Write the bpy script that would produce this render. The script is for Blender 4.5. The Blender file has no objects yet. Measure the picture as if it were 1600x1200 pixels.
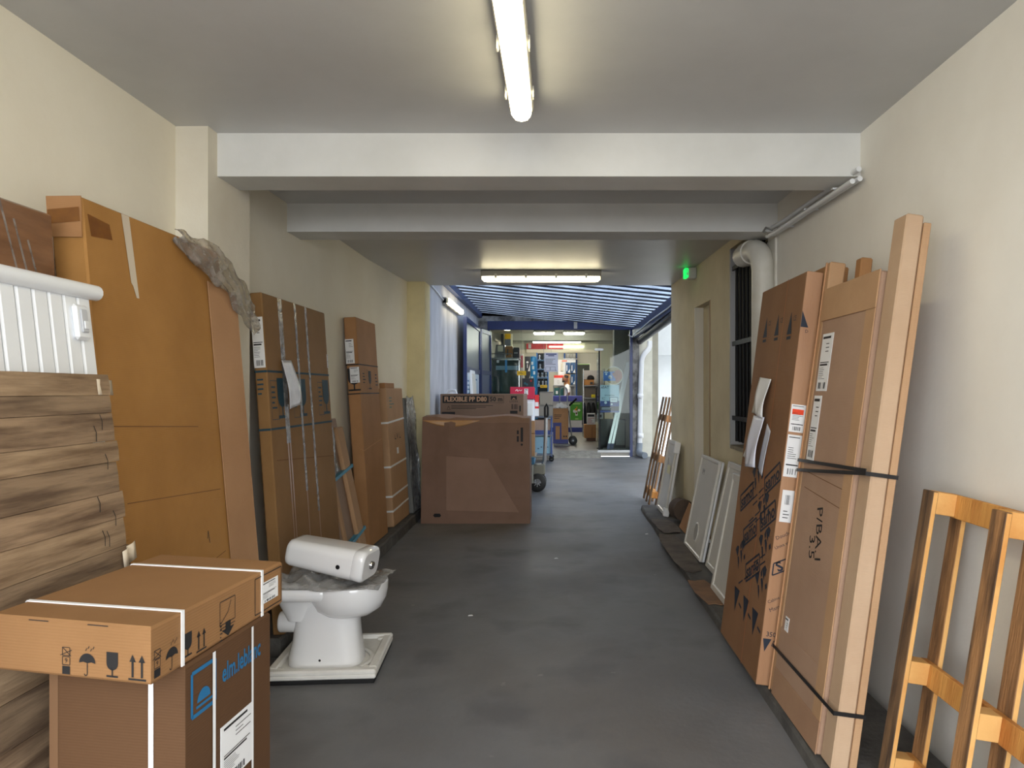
import bpy, math, random
from mathutils import Vector, Matrix
random.seed(7)
S = bpy.context.scene
C = S.collection
# ---------------------------------------------------------------- camera, sky, exposure
F, CX, CY, EYE = 1109.0, 870.0, 610.0, 1.4       # focal length / principal point of the 1600x1200 frame
cd = bpy.data.cameras.new('camera'); cam = bpy.data.objects.new('camera', cd); C.objects.link(cam)
cam.location = (0, 0, EYE); cam.rotation_euler = (math.pi/2, 0, 0)
cd.sensor_width = 36; cd.lens = 36*F/1600
cd.shift_x = (800-CX)/1600; cd.shift_y = (CY-600)/1600
cd.clip_start = .05; cd.clip_end = 200
S.camera = cam
SKY, EXPO = 4.2, 1.05
w = bpy.data.worlds.new('World'); S.world = w; w.use_nodes = True
bg = w.node_tree.nodes['Background']
bg.inputs[0].default_value = (.93, .965, 1.0, 1); bg.inputs[1].default_value = SKY
S.view_settings.view_transform = 'Standard'; S.view_settings.look = 'None'
S.view_settings.gamma = 1; S.view_settings.use_curve_mapping = False
S.view_settings.exposure = EXPO
S.cycles.use_denoising = True
S.cycles.max_bounces = 8; S.cycles.diffuse_bounces = 5; S.cycles.transparent_max_bounces = 16
S.cycles.caustics_reflective = False; S.cycles.caustics_refractive = False
S.cycles.sample_clamp_indirect = 6
def portal(loc, rot, sx, sy):
    l = bpy.data.lights.new('sky_portal', 'AREA'); l.shape = 'RECTANGLE'; l.size = sx; l.size_y = sy
    l.cycles.is_portal = True
    o = bpy.data.objects.new('sky_portal', l); C.objects.link(o); o.location = loc; o.rotation_euler = rot
portal((-.16, -1.0, 1.31), (math.pi/2, 0, 0), 3.2, 2.62)      # the open street end of the passage behind the camera

# ---------------------------------------------------------------- materials
MATS = {}
def lin(c): return tuple(((v/255)/12.92 if v/255 <= .04045 else ((v/255+.055)/1.055)**2.4) for v in c)
def mat(name, c, rough=.6, c2=None, scale=4, detail=4, bump=0, bscale=60, metal=0, spec=.5, stretch=(1,1,1), lo=.35, hi=.65, emit=None, estr=0, coat=0):
    if name in MATS: return MATS[name]
    m = bpy.data.materials.new(name); m.use_nodes = True; MATS[name] = m
    nt = m.node_tree; b = nt.nodes['Principled BSDF']; L = nt.links.new
    b.inputs['Base Color'].default_value = (*lin(c), 1); b.inputs['Roughness'].default_value = rough
    b.inputs['Metallic'].default_value = metal; b.inputs['Specular IOR Level'].default_value = spec
    b.inputs['Coat Weight'].default_value = coat
    if c2 or bump:
        tc = nt.nodes.new('ShaderNodeTexCoord'); mp = nt.nodes.new('ShaderNodeMapping'); mp.inputs['Scale'].default_value = stretch
        L(tc.outputs['Object'], mp.inputs['Vector'])
    if c2:
        n = nt.nodes.new('ShaderNodeTexNoise'); n.inputs['Scale'].default_value = scale; n.inputs['Detail'].default_value = detail
        n.inputs['Roughness'].default_value = .6; L(mp.outputs[0], n.inputs['Vector'])
        r = nt.nodes.new('ShaderNodeValToRGB'); r.color_ramp.elements[0].position = lo; r.color_ramp.elements[1].position = hi
        r.color_ramp.elements[0].color = (*lin(c), 1); r.color_ramp.elements[1].color = (*lin(c2), 1)
        L(n.outputs['Fac'], r.inputs[0]); L(r.outputs[0], b.inputs['Base Color'])
    if bump:
        n2 = nt.nodes.new('ShaderNodeTexNoise'); n2.inputs['Scale'].default_value = bscale; n2.inputs['Detail'].default_value = 3; L(mp.outputs[0], n2.inputs['Vector'])
        bp = nt.nodes.new('ShaderNodeBump'); bp.inputs['Strength'].default_value = bump; bp.inputs['Distance'].default_value = .01
        L(n2.outputs['Fac'], bp.inputs['Height']); L(bp.outputs[0], b.inputs['Normal'])
    if emit:
        b.inputs['Emission Color'].default_value = (*lin(emit), 1); b.inputs['Emission Strength'].default_value = estr
    return m
def card(name, c, c2, rough=.72):
    """cardboard: soft blotches, faint vertical flute lines"""
    if name in MATS: return MATS[name]
    c, c2 = [(q[0]*.97, q[1], q[2]*1.08) for q in (c, c2)]
    m = mat(name, c, rough, c2, scale=2.2, detail=5, spec=.3)
    nt = m.node_tree; L = nt.links.new; b = nt.nodes['Principled BSDF']
    tc = [n for n in nt.nodes if n.type == 'TEX_COORD'][0]
    wv = nt.nodes.new('ShaderNodeTexWave'); wv.bands_direction = 'Z'; wv.inputs['Scale'].default_value = 50; wv.inputs['Distortion'].default_value = .6
    n2 = nt.nodes.new('ShaderNodeTexNoise'); n2.inputs['Scale'].default_value = 1.3; n2.inputs['Detail'].default_value = 2
    L(tc.outputs['Object'], n2.inputs['Vector'])
    L(tc.outputs['Object'], wv.inputs['Vector'])
    ad = nt.nodes.new('ShaderNodeMath'); ad.operation = 'MULTIPLY_ADD'; ad.inputs[1].default_value = .12
    L(wv.outputs['Fac'], ad.inputs[0]); L(n2.outputs['Fac'], ad.inputs[2])
    bp = nt.nodes.new('ShaderNodeBump'); bp.inputs['Strength'].default_value = .12; bp.inputs['Distance'].default_value = .02
    L(ad.outputs[0], bp.inputs['Height']); L(bp.outputs[0], b.inputs['Normal'])
    return m
def thin(name, c, alpha, rough=.1, gl=.3, cloud=0, bump=0):
    """thin clear film or pane: transparent + glossy reflection, optional milky part"""
    if name in MATS: return MATS[name]
    m = bpy.data.materials.new(name); m.use_nodes = True; MATS[name] = m
    nt = m.node_tree; nt.nodes.clear(); L = nt.links.new; N = nt.nodes.new
    out = N('ShaderNodeOutputMaterial'); tr = N('ShaderNodeBsdfTransparent'); tr.inputs[0].default_value = (*lin(c), 1)
    g = N('ShaderNodeBsdfGlossy'); g.inputs['Roughness'].default_value = rough
    fr = N('ShaderNodeFresnel'); fr.inputs[0].default_value = 1.45
    mx = N('ShaderNodeMixShader'); mu = N('ShaderNodeMath'); mu.operation = 'MULTIPLY_ADD'; mu.inputs[1].default_value = gl*2; mu.inputs[2].default_value = alpha; mu.use_clamp = True
    L(fr.outputs[0], mu.inputs[0]); L(mu.outputs[0], mx.inputs[0]); L(tr.outputs[0], mx.inputs[1]); L(g.outputs[0], mx.inputs[2])
    last = mx
    if cloud:
        d = N('ShaderNodeBsdfDiffuse'); d.inputs[0].default_value = (.82, .81, .79, 1)
        tl = N('ShaderNodeBsdfTranslucent'); tl.inputs[0].default_value = (.8, .8, .8, 1)
        a2 = N('ShaderNodeMixShader'); a2.inputs[0].default_value = .5; L(d.outputs[0], a2.inputs[1]); L(tl.outputs[0], a2.inputs[2])
        tc = N('ShaderNodeTexCoord'); n = N('ShaderNodeTexNoise'); n.inputs['Scale'].default_value = 18; n.inputs['Detail'].default_value = 4; L(tc.outputs['Object'], n.inputs['Vector'])
        r = N('ShaderNodeMapRange'); r.inputs['From Min'].default_value = .4; r.inputs['From Max'].default_value = .75; r.inputs['To Min'].default_value = cloud*.5; r.inputs['To Max'].default_value = min(1, cloud*1.6); L(n.outputs['Fac'], r.inputs['Value'])
        mx2 = N('ShaderNodeMixShader'); L(r.outputs[0], mx2.inputs[0]); L(mx.outputs[0], mx2.inputs[1]); L(a2.outputs[0], mx2.inputs[2]); last = mx2
        if bump:
            bp = N('ShaderNodeBump'); bp.inputs['Strength'].default_value = bump; bp.inputs['Distance'].default_value = .02
            L(n.outputs['Fac'], bp.inputs['Height']); L(bp.outputs[0], g.inputs['Normal']); L(bp.outputs[0], d.inputs['Normal'])
    L(last.outputs[0], out.inputs[0])
    return m
def emis(name, c, s, base=(240,240,235)): return mat(name, base, .4, emit=c, estr=s)

# ---------------------------------------------------------------- mesh helpers
class MB:
    def __init__(s): s.v, s.f, s.sm = [], [], []
    def add(s, vs, fs, smooth=False):
        k = len(s.v); s.v += [tuple(p) for p in vs]; s.f += [tuple(i+k for i in f) for f in fs]; s.sm += [smooth]*len(fs); return s
    def box(s, x0, x1, y0, y1, z0, z1):
        return s.hexa([(x0,y0,z0),(x1,y0,z0),(x1,y1,z0),(x0,y1,z0),(x0,y0,z1),(x1,y0,z1),(x1,y1,z1),(x0,y1,z1)])
    def hexa(s, p): return s.add(p, [(0,3,2,1),(4,5,6,7),(0,1,5,4),(1,2,6,5),(2,3,7,6),(3,0,4,7)])
    def cbox(s, x0, x1, y0, y1, z0, z1, r=.004):
        """box with chamfered edges"""
        r = min(r, (x1-x0)/2.01, (y1-y0)/2.01, (z1-z0)/2.01); X, Y, Z = (x0,x1), (y0,y1), (z0,z1); vs, ix = [], {}
        for i in (0,1):
            for j in (0,1):
                for k in (0,1):
                    p = [X[i], Y[j], Z[k]]; sg = [1-2*i, 1-2*j, 1-2*k]
                    for a in range(3):
                        q = [p[t] + (sg[t]*r if t != a else 0) for t in range(3)]; ix[i,j,k,a] = len(vs); vs.append(q)
        fs = []
        for a in range(3):
            b, c = (a+1) % 3, (a+2) % 3
            for e in (0,1):
                t = []
                for (m, n) in ((0,0),(1,0),(1,1),(0,1)):
                    q = [0]*3; q[a], q[b], q[c] = e, m, n; t.append(ix[(*q, a)])
                fs.append(t if e else t[::-1])
        for a in range(3):                                    # edges parallel to a
            b, c = (a+1) % 3, (a+2) % 3
            for m in (0,1):
                for n in (0,1):
                    q0 = [0]*3; q0[b], q0[c] = m, n; q1 = q0[:]; q1[a] = 1
                    t = [ix[(*q0, b)], ix[(*q1, b)], ix[(*q1, c)], ix[(*q0, c)]]
                    fs.append(t if (m+n) % 2 == 0 else t[::-1])
        for (i,j,k) in [(i,j,k) for i in (0,1) for j in (0,1) for k in (0,1)]:
            t = [ix[i,j,k,0], ix[i,j,k,1], ix[i,j,k,2]]; fs.append(t if (i+j+k) % 2 else t[::-1])
        return s.add(vs, fs)
    def prism(s, poly, z0, z1, fn=None):
        """polygon (x,y) extruded z0..z1; fn maps (x,y,z) to a point"""
        fn = fn or (lambda x,y,z: (x,y,z)); n = len(poly)
        vs = [fn(x,y,z0) for x,y in poly] + [fn(x,y,z1) for x,y in poly]
        return s.add(vs, [tuple(range(n))[::-1], tuple(range(n, 2*n))] + [(i, (i+1) % n, n+(i+1) % n, n+i) for i in range(n)])
    def tube(s, pts, r, n=10, closed=False):
        pts = [Vector(p) for p in pts]; m = len(pts); rr = r if isinstance(r, (list, tuple)) else [r]*m; vs = []
        t = (pts[1]-pts[0]).normalized(); a = t.orthogonal().normalized()
        for i, p in enumerate(pts):
            if closed: t = (pts[(i+1) % m]-pts[i-1]).normalized()
            else: t = (pts[min(i+1, m-1)]-pts[max(i-1, 0)]).normalized()
            a = (a - t*a.dot(t)).normalized(); b = t.cross(a)
            vs += [p + (a*math.cos(2*math.pi*k/n) + b*math.sin(2*math.pi*k/n))*rr[i] for k in range(n)]
        fs = [(i*n+k, i*n+(k+1) % n, ((i+1) % m)*n+(k+1) % n, ((i+1) % m)*n+k) for i in range(m if closed else m-1) for k in range(n)]
        s.add(vs, fs, True)
        if not closed: s.add(vs[:n], [tuple(range(n))[::-1]]); s.add(vs[-n:], [tuple(range(n))])
        return s
    def lathe(s, prof, n=24, fn=None, smooth=True):
        """profile of (r,z) turned round z"""
        fn = fn or (lambda x,y,z: (x,y,z)); m = len(prof)
        vs = [fn(r*math.cos(2*math.pi*k/n), r*math.sin(2*math.pi*k/n), z) for r, z in prof for k in range(n)]
        return s.add(vs, [(i*n+k, i*n+(k+1) % n, (i+1)*n+(k+1) % n, (i+1)*n+k) for i in range(m-1) for k in range(n)], smooth)
    def loft(s, rings, cap=True, smooth=True):
        n = len(rings[0]); vs = [p for r in rings for p in r]; m = len(rings)
        s.add(vs, [(i*n+k, i*n+(k+1) % n, (i+1)*n+(k+1) % n, (i+1)*n+k) for i in range(m-1) for k in range(n)], smooth)
        if cap: s.add(rings[0], [tuple(range(n))[::-1]]); s.add(rings[-1], [tuple(range(n))])
        return s
    def sheet(s, fn, nu, nv, th=.002, smooth=True):
        """thin bent sheet fn(u,v) with u,v in 0..1 and thickness along its normal"""
        P = [[Vector(fn(i/nu, j/nv)) for j in range(nv+1)] for i in range(nu+1)]; N = []
        for i in range(nu+1):
            for j in range(nv+1):
                a = P[min(i+1,nu)][j]-P[max(i-1,0)][j]; b = P[i][min(j+1,nv)]-P[i][max(j-1,0)]; nn = a.cross(b); N.append(nn.normalized() if nn.length else Vector((0,0,1)))
        q = [p for r in P for p in r]; k = len(q); vs = q + [p - n*th for p, n in zip(q, N)]; W = nv+1; fs = []
        for i in range(nu):
            for j in range(nv):
                a, b, c, d = i*W+j, (i+1)*W+j, (i+1)*W+j+1, i*W+j+1; fs += [(a,b,c,d), (d+k,c+k,b+k,a+k)]
        for i in range(nu): a, b = i*W, (i+1)*W; fs += [(a,a+k,b+k,b), (b+nv,b+nv+k,a+nv+k,a+nv)]
        for j in range(nv): a = j; fs.append((a+1,a+1+k,a+k,a)); a = nu*W+j; fs.append((a,a+k,a+1+k,a+1))
        return s.add(vs, fs, smooth)
    def map(s, fn): s.v = [tuple(fn(Vector(p))) for p in s.v]; return s
    def build(s, name, m, parent=None, world=False):
        me = bpy.data.meshes.new(name)
        v = s.v
        if world and parent: inv = parent.matrix_basis.inverted() if parent.parent is None else (parent.parent.matrix_basis @ parent.matrix_basis).inverted(); v = [tuple(inv @ Vector(p)) for p in v]
        me.from_pydata(v, [], s.f); me.polygons.foreach_set('use_smooth', s.sm); me.update()
        me.materials.append(m); o = bpy.data.objects.new(name, me); C.objects.link(o); o.parent = parent
        return o
def tag(o, label, cat=None, group=None, kind=None):
    o['label'] = label
    if cat: o['category'] = cat
    if group: o['group'] = group
    if kind: o['kind'] = kind
    return o
def thing(name, label, cat, loc=(0,0,0), rz=0, group=None, kind=None, M=None):
    o = bpy.data.objects.new(name, None); C.objects.link(o); o.empty_display_size = .1
    o.matrix_basis = M if M is not None else Matrix.Translation(loc) @ Matrix.Rotation(rz, 4, 'Z')
    return tag(o, label, cat, group, kind)
def struct(name, mb, m, label, parent=None):
    o = mb.build(name, m, parent)
    if parent is None: tag(o, label, None, None, 'structure')
    return o
def B(*a): return MB().box(*a)
def CB(*a, r=.004): return MB().cbox(*a, r=r)
def PX(px, d): return (px-CX)*d/F
def PZ(py, d): return EYE-(py-CY)*d/F
def arc(cx, cy, r, a0, a1, n): return [(cx+r*math.cos(math.radians(a0+(a1-a0)*i/n)), cy+r*math.sin(math.radians(a0+(a1-a0)*i/n))) for i in range(n+1)]

# ---------------------------------------------------------------- flat print on faces
_tx = {}
def text2d(t, bold=0):
    if (t, bold) in _tx: return _tx[t, bold]
    c = bpy.data.curves.new('t', 'FONT'); c.body = t; c.size = 1; c.resolution_u = 2; c.offset = bold; c.align_x = 'CENTER'; c.align_y = 'CENTER'
    o = bpy.data.objects.new('t', c); C.objects.link(o); bpy.context.view_layer.update()
    me = bpy.data.meshes.new_from_object(o.evaluated_get(bpy.context.evaluated_depsgraph_get()))
    r = ([(v.co.x, v.co.y) for v in me.vertices], [tuple(p.vertices) for p in me.polygons])
    bpy.data.objects.remove(o); bpy.data.curves.remove(c); bpy.data.meshes.remove(me); _tx[t, bold] = r
    return r
class Face:
    """plane in the world: origin o, unit right u, unit up v (as its viewer sees it)"""
    def __init__(s, o, u, v): s.o, s.u, s.v = Vector(o), Vector(u).normalized(), Vector(v).normalized(); s.n = s.u.cross(s.v).normalized()
    def at(s, a, b, e=.0012): return s.o + s.u*a + s.v*b + s.n*e
    def uv(s, px, py):
        d = Vector(((px-CX)/F, 1, -(py-CY)/F)); e = Vector((0,0,EYE)); t = (s.o-e).dot(s.n)/d.dot(s.n); p = e+d*t-s.o
        return p.dot(s.u), p.dot(s.v)
class Ink:
    def __init__(s): s.v, s.f = [], []
    def poly(s, pts): k = len(s.v); s.v += [tuple(p) for p in pts]; s.f.append(tuple(range(k, k+len(pts)))); return s
    def rect(s, x0, y0, x1, y1): return s.poly([(x0,y0),(x1,y0),(x1,y1),(x0,y1)])
    def line(s, p, q, w):
        dx, dy = q[0]-p[0], q[1]-p[1]; l = math.hypot(dx, dy) or 1; nx, ny = -dy/l*w/2, dx/l*w/2
        return s.poly([(p[0]-nx,p[1]-ny),(q[0]-nx,q[1]-ny),(q[0]+nx,q[1]+ny),(p[0]+nx,p[1]+ny)])
    def path(s, pts, w, closed=False):
        for a, b in zip(pts, pts[1:] + (pts[:1] if closed else [])): s.line(a, b, w)
        return s
    def frame(s, x0, y0, x1, y1, w): return s.path([(x0,y0),(x1,y0),(x1,y1),(x0,y1)], w, True)
    def disc(s, x, y, r, n=20): return s.poly(arc(x, y, r, 0, 360-360/n, n-1))
    def text(s, t, x, y, size, rot=0, bold=0, sx=1):
        vs, fs = text2d(t, bold); k = len(s.v); c, q = math.cos(math.radians(rot)), math.sin(math.radians(rot))
        s.v += [(x+(a*sx*c-b*q)*size, y+(a*sx*q+b*c)*size) for a, b in vs]; s.f += [tuple(i+k for i in f) for f in fs]; return s
    def bars(s, x, y, w, h, n=14):
        rnd = random.Random(int(1e4*abs(x+y+w)))
        for i in range(n):
            if rnd.random() < .72: s.rect(x+w*i/n, y, x+w*(i+.3+.5*rnd.random())/n, y+h)
        return s
    def lines(s, x, y, w, h, n, th=.35):
        rnd = random.Random(int(1e4*abs(x-y+w)))
        for i in range(n): yy = y+h*(i+.3)/n; s.rect(x, yy, x+w*(.45+.55*rnd.random()), yy+h/n*th)
        return s
    def put(s, name, m, face, parent, e=.0012, label=None):
        mb = MB().add([face.at(a, b, e) for a, b in s.v], s.f); o = mb.build(name, m, parent, world=True)
        if label: o['label'] = label
        return o
def icon_umbrella(k, x, y, s):
    k.poly([(x-.5*s,y)] + arc(x, y, .5*s, 180, 0, 12)[1:] + [(x+.25*s,y+.06*s), (x,y), (x-.25*s,y+.06*s)])
    k.path([(x,y),(x,y-.55*s)] + arc(x-.09*s, y-.55*s, .09*s, 0, -180, 6), .05*s)
    for i in range(4): k.line((x-.1*s+i*.15*s, y+.62*s+(i%2)*.12*s), (x-.03*s+i*.15*s, y+.76*s+(i%2)*.12*s), .04*s)
def icon_glass(k, x, y, s):
    k.poly([(x-.25*s,y+.9*s),(x-.25*s,y+.5*s)] + arc(x, y+.48*s, .25*s, 180, 360, 10) + [(x+.25*s,y+.9*s)])
    k.rect(x-.03*s, y, x+.03*s, y+.3*s); k.rect(x-.25*s, y-.03*s, x+.25*s, y+.04*s)
def icon_up(k, x, y, s):
    for d in (-.22, .22):
        k.rect(x+(d-.05)*s, y+.08*s, x+(d+.05)*s, y+.75*s); k.poly([(x+(d-.15)*s,y+.7*s),(x+(d+.15)*s,y+.7*s),(x+d*s,y+1.0*s)])
    k.rect(x-.42*s, y-.04*s, x+.42*s, y+.04*s)
def icon_stack(k, x, y, s):
    k.rect(x-.2*s, y, x+.2*s, y+.35*s); k.frame(x-.19*s, y+.4*s, x+.19*s, y+.75*s, .03*s); k.text('9', x, y+.575*s, .3*s)
    k.frame(x-.19*s, y+.8*s, x+.19*s, y+1.15*s, .03*s); k.line((x-.3*s,y+.8*s),(x+.3*s,y+1.05*s), .03*s); k.line((x-.19*s,y+1.15*s),(x+.25*s,y+.78*s), .03*s)
# ---------------------------------------------------------------- setting
ZC, XL, XR = 2.62, -1.76, 1.44
M_wall = mat('cream_plaster', (240,234,217), .85, (230,222,202), scale=1.6, detail=8, bump=.12, bscale=25, lo=.3, hi=.75)
M_wallR = mat('pale_plaster', (240,237,228), .8, (228,223,212), scale=1.4, detail=8, bump=.12, bscale=22, lo=.3, hi=.75)
M_wallC = mat('aged_cream_plaster', (220,209,180), .85, (194,182,152), scale=1.9, detail=8, bump=.12, bscale=25, lo=.3, hi=.8)
M_white = mat('white_paint', (226,226,223), .6, (216,216,212), scale=2.5, bump=.05)
M_ceil = mat('ceiling_paint', (204,205,206), .42, (194,195,196), scale=1.2, detail=6, bump=.05, bscale=40)
M_floor = mat('worn_concrete', (100,101,105), .62, (124,124,125), scale=1.1, detail=9, bump=.12, bscale=30, lo=.3, hi=.72)
def floor_stains(m):
    nt = m.node_tree; L = nt.links.new; b = nt.nodes['Principled BSDF']; src = b.inputs['Base Color'].links[0].from_socket
    tc = [n for n in nt.nodes if n.type == 'TEX_COORD'][0]
    def layer(src, scale, lo, hi, col, amt, st=(1,1,1)):
        mp = nt.nodes.new('ShaderNodeMapping'); mp.inputs['Scale'].default_value = st; L(tc.outputs['Object'], mp.inputs[0])
        n = nt.nodes.new('ShaderNodeTexNoise'); n.inputs['Scale'].default_value = scale; n.inputs['Detail'].default_value = 6; L(mp.outputs[0], n.inputs['Vector'])
        r = nt.nodes.new('ShaderNodeMapRange'); r.inputs['From Min'].default_value = lo; r.inputs['From Max'].default_value = hi; r.inputs['To Max'].default_value = amt; L(n.outputs['Fac'], r.inputs['Value'])
        mx = nt.nodes.new('ShaderNodeMix'); mx.data_type = 'RGBA'; L(r.outputs[0], mx.inputs[0]); L(src, mx.inputs[6]); mx.inputs[7].default_value = (*lin(col), 1)
        return mx.outputs[2]
    s = layer(src, .5, .46, .60, (90,80,70), .4)
    s = layer(s, 2.2, .52, .66, (68,68,73), .5)
    s = layer(s, 9, .7, .76, (150,148,142), .5)
    s = layer(s, 1.2, .56, .6, (124,124,124), .14, (2,.5,1))
    L(s, b.inputs['Base Color'])
    n = nt.nodes.new('ShaderNodeTexNoise'); n.inputs['Scale'].default_value = 1.5; n.inputs['Detail'].default_value = 6; L(tc.outputs['Object'], n.inputs['Vector'])
    r = nt.nodes.new('ShaderNodeMapRange'); r.inputs['To Min'].default_value = .38; r.inputs['To Max'].default_value = .75; L(n.outputs['Fac'], r.inputs['Value']); L(r.outputs[0], b.inputs['Roughness'])
floor_stains(M_floor)
M_kerb = mat('kerb_concrete', (98,95,90), .8, (66,64,62), scale=5, detail=8, bump=.4, bscale=40)
M_blue = mat('blue_enamel', (6,38,96), .4, (5,32,82), scale=3)
M_dark = mat('black_metal', (17,17,19), .5, spec=.25)
M_pvc = mat('white_pvc', (226,228,230), .35)
M_blackink = mat('black_ink', (26,25,26), .7)
M_label = mat('label_paper', (232,232,232), .6)
M_steel = mat('galvanised_steel', (150,152,152), .35, metal=.8)
M_chrome = mat('chrome', (200,200,200), .12, metal=1)

M_daywall0 = mat('courtyard_white', (226,230,232), .85, (212,216,218), scale=1.5, bump=.08)
struct('floor', B(-6, 7, -14, 15.02, -.3, 0), M_floor, 'dark worn concrete floor of the passage')
struct('wall_front_sky_block', B(-2.1, 7.2, 7.9, 8.25, 3.2, 12), M_daywall0, 'unseen upper wall added over the passage to cut the courtyard sky light')  # unseen, added to block sky light from the courtyard
struct('ceiling', B(-2.1, 1.9, -1.0, 8.25, ZC, 3.2), M_ceil, 'grey painted passage ceiling')
# left wall, slightly narrowing towards the courtyard
def wl(y): return XL if y < 6.6 else XL + .10*(y-6.6)/1.68
mb = MB().prism([(XL,-1.0),(XL,6.6),(wl(8.28),8.28),(-2.1,8.28),(-2.1,-1.0)][::-1], 0, ZC)
struct('wall_left', mb, M_wall, 'cream plaster wall behind the leaning cartons, left side')
struct('wall_left_courtyard', MB().prism([(-1.66,8.28),(-1.66,15.3),(-2.1,15.3),(-2.1,8.28)][::-1], 0, 12), mat('weathered_white', (206,206,210), .85, (168,168,172), scale=2.2, detail=8, stretch=(1,1,.35), bump=.2, bscale=25), 'weathered whitish courtyard wall')
# right wall with window and door openings
def wr(y): return XR if y < 4.9 else XR - .0328*(y-4.9)
def wseg(mb, y0, y1, z0, z1, off=0, t=.3): mb.prism([(wr(y0)+off,y0),(wr(y0)+off+t,y0),(wr(y1)+off+t,y1),(wr(y1)+off,y1)], z0, z1)
W0, W1, WS, WT, D0, D1, DT = 4.84, 5.80, .93, 2.55, 6.42, 7.08, 2.22
mb = MB(); wseg(mb, -1.0, W0, 0, ZC); struct('wall_right', mb, M_wallR, 'pale plaster wall on the right, near part')
mb = MB(); wseg(mb, W0, W1, 0, WS); wseg(mb, W0, W1, WT, ZC); wseg(mb, W1, D0, 0, ZC); wseg(mb, D0, D1, DT, ZC); wseg(mb, D1, 8.25, 0, ZC)
struct('wall_right_rear', mb, M_wallC, 'aged cream wall with barred window and door niche')
# window 1: reveal, sill, dark pane, bars
win = thing('window_1', 'barred window in the right wall behind the white pipe', None, (wr(5.4), 5.36, WS), kind='structure')
MB().box(wr(W1)+.002, wr(W1)+.26, W1-.03, W1-.001, WS, WT).build('reveal', mat('grey_paint', (176,176,176), .7), win, world=True)
MB().box(wr(W1)-.0, wr(W1)+.3, W0+.001, W1-.03, WS, WS+.03).build('window_sill', mat('sill_stone', (150,142,124), .8, (120,112,98), scale=8), win, world=True)
MB().box(1.62, 1.64, W0, W1-.03, WS+.03, WT).build('window_pane', mat('dark_glass', (12,12,12), .6, spec=.2), win, world=True)
fr = MB(); fr.box(1.57, 1.62, W0, W1-.03, WS+.03, WS+.09); fr.box(1.57, 1.62, W1-.09, W1-.03, WS+.03, WT); fr.build('window_frame', mat('pale_wood_paint', (186,176,150), .6), win, world=True)
for i in range(8):
    y = W1-.07-.105*i
    MB().tube([(1.455, y, WS+.06), (1.455, y, WT-.01)], .014, 8).build('window_bar', M_dark, win, world=True)
for z in (1.16, 1.76, 2.37):
    MB().box(1.425, 1.437, W0+.02, W1+.06, z, z+.035).build('cross_bar', M_dark, win, world=True)
# door 1 in its niche
dr = thing('door_1', 'narrow cream door in a shallow niche of the right wall', None, (wr(6.75), 6.75, 0), kind='structure')
MB().box(wr(6.7)+.075, wr(6.7)+.11, D0, D1-.002, 0.05, DT).build('door_leaf', mat('cream_door', (196,184,152), .6, (178,166,136), scale=2), dr, world=True)
MB().box(wr(D1)+.004, wr(D1)+.12, D1-.04, D1-.002, .05, DT).build('door_jamb', mat('pale_jamb', (214,208,192), .6), dr, world=True)
MB().box(wr(6.45)-.004, wr(6.45)+.06, D0+.0, D0+.03, .05, DT).build('door_trim', mat('brown_wood_trim', (150,120,80), .6), dr, world=True)
# pillars and beams
struct('pillar_left', B(XL, -1.61, 3.276, 3.72, 0, ZC), mat('cream_pillar', (228,222,206), .8, (216,208,190), scale=1.8, bump=.1), 'cream pillar carrying the first ceiling beam')
struct('pillar_left_rear', B(-1.70, -1.48, 7.96, 8.28, 0, ZC), mat('yellowed_pillar', (226,214,170), .8, (206,194,152), scale=1.8, bump=.1), 'yellowish pillar at the end of the left wall')
struct('ceiling_beam', B(-1.61, XR, 3.366, 3.60, ZC-.205, ZC), M_white, 'white beam under the ceiling, nearer one')
struct('ceiling_beam', B(XL, XR, 4.63, 4.88, ZC-.185, ZC), M_white, 'white beam under the ceiling, farther one')
# kerbs
def kerb(pts, z, name, label):
    mb = MB(); N = 40; ring = []
    (xa, ya), (xb, yb), xw0, xw1 = pts
    P = []
    rnd = random.Random(3)
    for i in range(N+1):
        t = i/N; y = ya+(yb-ya)*t; x = xa+(xb-xa)*t; xw = xw0+(xw1-xw0)*t; s = 1 if xw > x else -1; j = rnd.uniform(-.008, .008)
        P.append([(x+j*.6, y, 0), (x+j+s*.004, y, z-.012), (x+s*.016+j, y, z), (xw, y, z), (xw, y, 0)])
    mb.loft([p if s > 0 else p[::-1] for p in P], smooth=False)
    struct(name, mb, M_kerb, label)
kerb(((.90,-1.0),(.985,8.35),XR,wr(8.35)), .05, 'kerb_right', 'low concrete kerb along the right wall')
kerb(((-1.44,3.72),(-1.49,7.96),XL,wl(7.96)), .10, 'kerb_left', 'low concrete kerb along the left wall')

# ---------------------------------------------------------------- courtyard; walls raised out of view to cut its sky light
M_stone = mat('grimy_render', (150,148,144), .9, (84,82,80), scale=5, detail=8, bump=.4, bscale=30, lo=.4, hi=.6)
M_daywall = mat('courtyard_white', (226,230,232), .85, (212,216,218), scale=1.5, bump=.08)
YS = 15.0
mb = MB(); mb.box(-2.1, 2.05, YS+.1, YS+.4, 2.86, 12); mb.box(1.60, 1.74, YS-.02, YS+.4, 0, 2.86); mb.box(-2.1, -1.46, YS+.02, YS+.4, 0, 2.86)
struct('wall_back', mb, M_stone, 'grimy rendered wall around the shop front')
struct('wall_pilaster', B(1.74, 2.02, YS, YS+.7, 0, 12), mat('cream_pilaster', (222,220,206), .8, (206,204,190), scale=3), 'cream wall corner beside the downpipe')
mb = MB(); mb.box(2.02, 2.12, 16.0, 16.2, 0, 12); mb.box(2.12, 3.2, 16.0, 16.2, 2.2, 12); mb.box(3.2, 7, 16.0, 16.2, 0, 12); mb.box(2.12, 3.2, 16.12, 16.2, 0, 2.2)
struct('wall_courtyard', mb, M_daywall, 'bright white wall of the open courtyard')
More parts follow.
